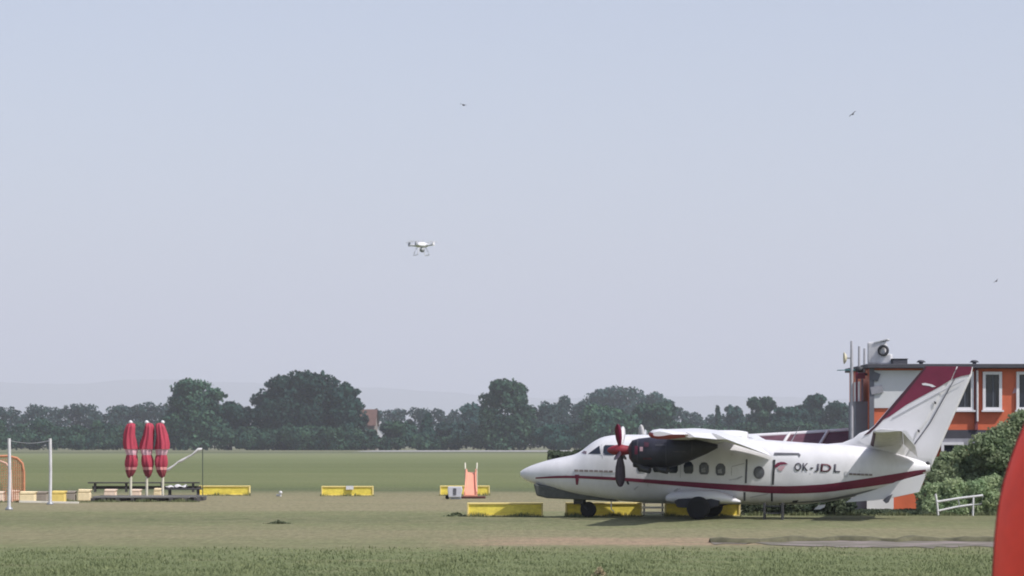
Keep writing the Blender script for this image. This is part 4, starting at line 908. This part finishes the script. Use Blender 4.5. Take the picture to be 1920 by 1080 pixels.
cloth(319, 919, .36, .12, 'smaller crumpled white cloth lying left on the low dark table', 1); cloth(338, 919, .50, .16, 'larger crumpled white cloth lying right on the low dark table', 2)
# white posts with a wire between them
for px, pyb, pyt, lab in ((17, 956, 822, 'tall white post nearest the left picture edge'), (94, 946, 822, 'tall white post right of the orange netting')):
    p = gpt(px, pyb); h = at(px, pyt, p.y).z; t = empty('post', p, label=lab, cat='post'); MB().tube([(0, 0, .05), (.02, 0, h * .5), (.0, 0, h)], [.062, .058, .058], 10).build('shaft', WHITE2, t); MB().lathe([(.02, 0), (.15, 0), (.13, .05), (.07, .12)], n=14).build('foot', STEEL, t)
pa, pb = gpt(17, 956), gpt(94, 946); za, zb = at(17, 826, pa.y).z, at(94, 826, pb.y).z
W_ = MB(); W_.tube([pa.lerp(pb, k / 12) + Vector((0, 0, za + (zb - za) * k / 12 - .10 * math.sin(math.pi * k / 12))) for k in range(13)], .012, 6); tag(W_.build('wire', STEEL), 'thin grey wire sagging between the two tall white posts', 'wire')
# orange netting fence
ORN = mat('orange_netting', (.52, .22, .12), .8, var=.2, scale=5); op = gpt(4, 941)
nt_ = empty('netting_fence', op, label='orange netting fence with a rounded top rail at the left picture edge', cat='fence')
k_ = op.y / FOC
outl = [(-60, 0), (-60, 84), (10, 86), (28, 82), (38, 72), (41, 55), (41, 0)]
MB().tube([(x * k_, 0, z * k_) for x, z in outl], .05, 8).build('frame', ORN, nt_)
ne = MB()
for i in range(26):
    x = -58 + i * 3.8; z1 = 84 if x < 18 else 84 - (x - 18) ** 2 * .03
    ne.tube([(x * k_, 0, .03), (x * k_, 0, z1 * k_)], .011 if x < 20 else .02, 4)
for z in range(4, 82, 5): ne.tube([(-60 * k_, .0, z * k_), (39 * k_, 0, z * k_)], .008, 4)
ne.build('netting', ORN, nt_)
MB().tube([(x * k_, -.3, z * k_) for x, z in ((-60, 74), (0, 76), (10, 72), (18, 60), (21, 0))], .045, 8).build('inner_frame', mat('pale_orange', (.55, .34, .26), .7), nt_)
# thin dark pole with white tape drooping to the parasol
pp = gpt(380, 934); t = empty('thin_pole', pp, label='thin dark pole behind the left end of a far yellow barrier', cat='pole')
MB().tube([(0, 0, 0), (0, 0, at(380, 842, pp.y).z)], .022, 6).build('shaft', mat('pole_dark', (.06, .08, .06), .7), t); MB().lathe([(.02, 0), (.09, 0), (.05, .06)], n=10).build('foot', DARK, t)
tpY = pp.y
tape = MB(); pts = [(379, 842), (371, 843), (360, 853), (350, 858), (342, 863), (333, 867), (326, 873), (316, 880), (306, 884)]; rings = []
for i, (x, y) in enumerate(pts):
    p = at(x, y, tpY - .02 * i); w = .045 + .03 * (i % 3 == 1); rings.append([p + Vector((0, 0, w)), p + Vector((0, .03, -w))])
tape.loft(rings, closed=False); o = tape.build('barrier_tape', WHITE2); s = o.modifiers.new('t', 'SOLIDIFY'); s.thickness = .01
tag(o, 'white tape drooping from the thin dark pole to the rightmost parasol', 'tape')

# ------------------------------------------------------------------ big red inflatable marker close on the right
IY = 22.0; px_r = (1863 - CX) * IY / FOC; Rr = 1.05; icx = px_r + Rr
inf = empty('inflatable_marker', (icx, IY, 0), label='large red orange inflatable column close on the right picture edge', cat='inflatable')
zi = lambda py: HCAM + (HZ - py) * IY / FOC
prof = [(Rr * .97, 0), (Rr, .2), (Rr, zi(1080)), (Rr - .02, zi(1000)), (Rr - .05, zi(940)), (Rr - .10, zi(890)), (Rr - .155, zi(850)), (Rr - .235, zi(800)), (Rr - .36, zi(740)), (Rr - .55, zi(690)), (Rr - .8, zi(655)), (.02, zi(645))]
VINYL = mat('red_orange_vinyl', (.90, .16, .10), .5, var=.10, scale=2.2, bump=.35)
_nt = VINYL.node_tree; _b = _nt.nodes['Principled BSDF']; _t = _nt.nodes.new('ShaderNodeBsdfTranslucent'); _m = _nt.nodes.new('ShaderNodeMixShader'); _m.inputs[0].default_value = .5
_nt.links.new(_b.inputs['Base Color'].links[0].from_socket, _t.inputs[0]); _nt.links.new(_b.outputs[0], _m.inputs[1]); _nt.links.new(_t.outputs[0], _m.inputs[2]); _nt.links.new(_m.outputs[0], _nt.nodes['Material Output'].inputs[0])
zs = np.linspace(0, 1, 40); arr = np.array(prof); d = np.concatenate([[0], np.cumsum(np.hypot(np.diff(arr[:, 0]), np.diff(arr[:, 1])))]); d /= d[-1]
rr_ = np.interp(zs, d, arr[:, 0]); hh = np.interp(zs, d, arr[:, 1]); rr_ = np.convolve(np.pad(rr_, 1, mode='edge'), np.ones(3) / 3, 'valid')
MB().lathe(list(zip(rr_, hh)), n=64).build('skin', VINYL, inf)
sm_ = MB()
for k in range(8):
    a = k * math.pi / 4 + .75; sm_.tube([(math.cos(a) * (r + .002), math.sin(a) * (r + .002), h) for r, h in zip(rr_, hh)], .008, 5)
sm_.build('seam', mat('dark_red_seam', (.30, .03, .03), .6), inf)
MB().lathe([(.9, 0), (1.1, .0), (1.12, .06), (1.06, .14), (.9, .1)], n=40).build('skirt', mat('black_vinyl', (.03, .03, .03), .6), inf)

# ------------------------------------------------------------------ in the air
DY = 48.0; dp = at(790, 462, DY)
dr = empty('drone', dp, R(24), label='white four armed drone hovering in the sky', cat='drone')
dr.scale = (1.15, 1.15, 1.15)
bd_ = MB(); rings = []
for x, w, t0, b0 in ((-.10, .02, .02, -.005), (-.085, .05, .04, -.02), (-.03, .07, .055, -.03), (.04, .07, .055, -.03), (.085, .05, .035, -.02), (.10, .02, .015, -.005)):
    rings.append([(x, w * math.cos(a), (t0 if math.sin(a) > 0 else -b0) * math.sin(a) + .01) for a in np.linspace(0, 2 * math.pi, 17)[:-1]])
bd_.loft(rings); bd_.build('body', WHITE, dr)
for k in range(4):
    a = R(45 + 90 * k); e = Vector((math.cos(a) * .19, math.sin(a) * .19, .02))
    ar = MB().tube([(e.x * .3, e.y * .3, .015), e], [.02, .014], 8).build('arm', WHITE, dr)
    MB().lathe([(.02, -.015), (.022, .03), (.008, .04)], c=e, n=12).build('motor', STEEL if k % 3 else WHITE2, ar)
    b = MB(); t = R(35 + 60 * k); d = Vector((math.cos(t), math.sin(t), 0)); q = Vector((-d.y, d.x, 0)); rows = []
    for u in (-1, -.6, -.15, .15, .6, 1): c = e + Vector((0, 0, .045)) + d * (.115 * u); hw = .013 * (1.1 - abs(u) * .6); rows.append([c - q * hw, c + Vector((0, 0, .003)), c + q * hw, c - Vector((0, 0, .003))])
    b.loft(rows); b.build('rotor_blade', WHITE2, ar)
for s in (-1, 1):
    MB().tube([(s * .05, -.05, -.02), (s * .085, -.08, -.10), (s * .09, -.08, -.13), (s * .09, .08, -.13), (s * .085, .08, -.10), (s * .05, .05, -.02)], .0055, 8).build('landing_leg', WHITE, dr)
MB().lathe([(.01, -.035), (.03, -.03), (.036, 0), (.03, .03), (.01, .035)], c=(0, -.03, -.055), axis='Y', n=14).build('camera', STEEL, dr)
BIRD = mat('bird_feathers', (.05, .05, .055), .8, var=.3, scale=20)
def bird(px, py, Y, span, roll, yaw, label):
    b = MB(); L = span * .36; rings = []
    for x, r in ((-.5, .03), (-.42, .14), (-.34, .17), (-.2, .24), (.05, .28), (.28, .18), (.42, .12), (.62, .14)):
        rings.append([(x * L, math.cos(a) * r * L, math.sin(a) * r * L * (.8 if x < .3 else .35)) for a in np.linspace(0, 2 * math.pi, 11)[:-1]])
    b.loft(rings)
    for s in (-1, 1):
        rows = []
        for u, ch, sw, dz in ((.05, .46, 0, 0), (.3, .5, -.06, .06), (.6, .42, -.02, .08), (.85, .26, .12, .05), (1, .06, .26, .02)):
            y = s * u * span / 2; c = ch * L; x0 = (-.24 + sw) * L; rows.append([(x0, y, dz * span), (x0 + c * .4, y, dz * span + .03 * L), (x0 + c, y, dz * span - .01 * L), (x0 + c * .4, y, dz * span - .02 * L)])
        b.loft(rows)
    o = b.build('bird', BIRD); o.location = at(px, py, Y); o.rotation_euler = (R(roll), R(8), R(yaw)); return tag(o, label, 'bird')
bird(869, 197, 140, .50, 14, 50, 'tiny dark bird gliding highest in the sky above the drone')
bird(1599, 214, 140, .46, -38, 60, 'tiny dark bird banking in the upper right sky')
bird(1868, 527, 150, .46, -34, 120, 'tiny pale grey bird low in the sky over the building roof')

# ------------------------------------------------------------------ grass standing in the foreground, and tufts
rng = np.random.default_rng(77)
def blades(name, n, y0, y1, hmin, hmax, w, m, xr=None):
    y = y0 + (y1 - y0) * (1 - np.sqrt(1 - rng.uniform(0, .98, n)))
    lim = (1000 / FOC) * y; x = rng.uniform(-1, 1, n) * lim
    h = rng.uniform(hmin, hmax, n) * (1 + .5 * np.sin(x * 1.9 + y) * np.sin(y * 1.3)); a = rng.uniform(0, math.pi, n); lean = rng.normal(0, .35, (n, 2)) * h[:, None]
    base = np.stack([x, y, np.full(n, -.005)], 1); d = np.stack([np.cos(a), np.sin(a) * .6, np.zeros(n)], 1) * w
    v = np.empty((n, 3, 3)); v[:, 0] = base - d; v[:, 1] = base + d; v[:, 2] = base + np.stack([lean[:, 0], lean[:, 1], h], 1)
    me = bpy.data.meshes.new(name); me.vertices.add(n * 3); me.vertices.foreach_set('co', v.reshape(-1).astype(np.float32)); me.loops.add(n * 3); me.loops.foreach_set('vertex_index', np.arange(n * 3, dtype=np.int32))
    me.polygons.add(n); me.polygons.foreach_set('loop_start', np.arange(0, n * 3, 3, dtype=np.int32)); me.materials.append(m); me.update(calc_edges=True)
    o = bpy.data.objects.new(name, me); col.objects.link(o); return tag(o, name.replace('_', ' ') + ' on the airfield', 'grass', kind='stuff')
GB = foliage_mat('grass_blades', (.175, .215, .10), (.27, .30, .145), .9)
GD = foliage_mat('dry_grass_blades', (.20, .19, .115), (.30, .265, .165), .6)
blades('foreground_grass', 34000, 49.5, 67, .02, .065, .014, GB)
BUSHT = foliage_mat('tuft_leaves', (.07, .09, .05), (.13, .15, .08), 2)
EB, xs0, ys0 = [], [], []
for (q0, q1, qy, dd) in ((874, 1020, 968.5, .2), (1058, 1205, 968, .2), (1244, 1390, 968, .2), (371, 471, 929, .2), (601, 702, 930, .2), (823, 920, 929, .2), (160, 376, 941, .3), (-10, 172, 941.5, .3), (1395, 1900, 966, .5), (1070, 1120, 970, .2)):
    Yb = gy(qy); k_ = int((q1 - q0) * 5); xs0.append((rng.uniform(q0, q1, k_) - CX) * Yb / FOC); ys0.append(Yb - dd + rng.normal(0, .07, k_))
bx, by = np.concatenate(xs0), np.concatenate(ys0); nb = len(bx); hb = rng.uniform(.03, .13, nb) * (1 + .5 * np.sin(bx * 4.1)); vb = np.empty((nb, 3, 3)); ab = rng.uniform(0, math.pi, nb)
db = np.stack([np.cos(ab), np.sin(ab), np.zeros(nb)], 1) * .016; b0_ = np.stack([bx, by, np.full(nb, -.004)], 1); vb[:, 0] = b0_ - db; vb[:, 1] = b0_ + db; vb[:, 2] = b0_ + np.stack([rng.normal(0, .03, nb), rng.normal(0, .03, nb), hb], 1)
me_ = bpy.data.meshes.new('edge_grass'); me_.from_pydata(vb.reshape(-1, 3).tolist(), [], [(3 * i, 3 * i + 1, 3 * i + 2) for i in range(nb)]); me_.materials.append(foliage_mat('edge_grass_leaf', (.10, .125, .06), (.19, .20, .10), 1.5))  # grass coloured darker to put contact shade along the feet
o_ = bpy.data.objects.new('edge_grass', me_); col.objects.link(o_); tag(o_, 'longer grass along the feet of barriers and seats', 'grass', kind='stuff')
def tuft(px, py, w, h, m, label):
    p = gpt(px, py); n = 220; P = np.stack([rng.normal(0, w * .35, n), rng.normal(0, .12, n), rng.uniform(0, 1, n) * h * np.exp(-0)], 1); P[:, 2] *= np.exp(-(P[:, 0] / (w * .5)) ** 2)
    t = leaf_mesh('grass_tuft', P, np.tile([0, -.4, .7], (n, 1)), .07, m, rng); t.location = p; return tag(t, label, 'tuft')
tuft(522, 982, .42, .08, BUSHT, 'dark grass tuft alone in the middle of the dry strip')
tuft(856, 968, .5, .12, BUSHT, 'dark leaf clump standing in for the shadow at the left end of the nearest yellow barrier')  # dark leaves in place of the barrier's cast shadow
tuft(1125, 1080, .16, .16, foliage_mat('straw_leaf', (.36, .30, .18), (.50, .42, .26), 2), 'straw coloured weed tuft at the bottom edge of the picture')

# ------------------------------------------------------------------ haze
hz_ = MB().box((0, 16800, 598), (69000, 35200, 1206))
hv = bpy.data.materials.new('haze_air'); hv.use_nodes = True; nt = hv.node_tree; nt.nodes.remove(nt.nodes['Principled BSDF'])
pv = nt.nodes.new('ShaderNodeVolumePrincipled'); pv.inputs['Density'].default_value = .00013; pv.inputs['Color'].default_value = (.82, .84, .94, 1); pv.inputs['Anisotropy'].default_value = 0.0
nt.links.new(pv.outputs[0], nt.nodes['Material Output'].inputs['Volume'])
tag(hz_.build('haze', hv), kind='stuff')
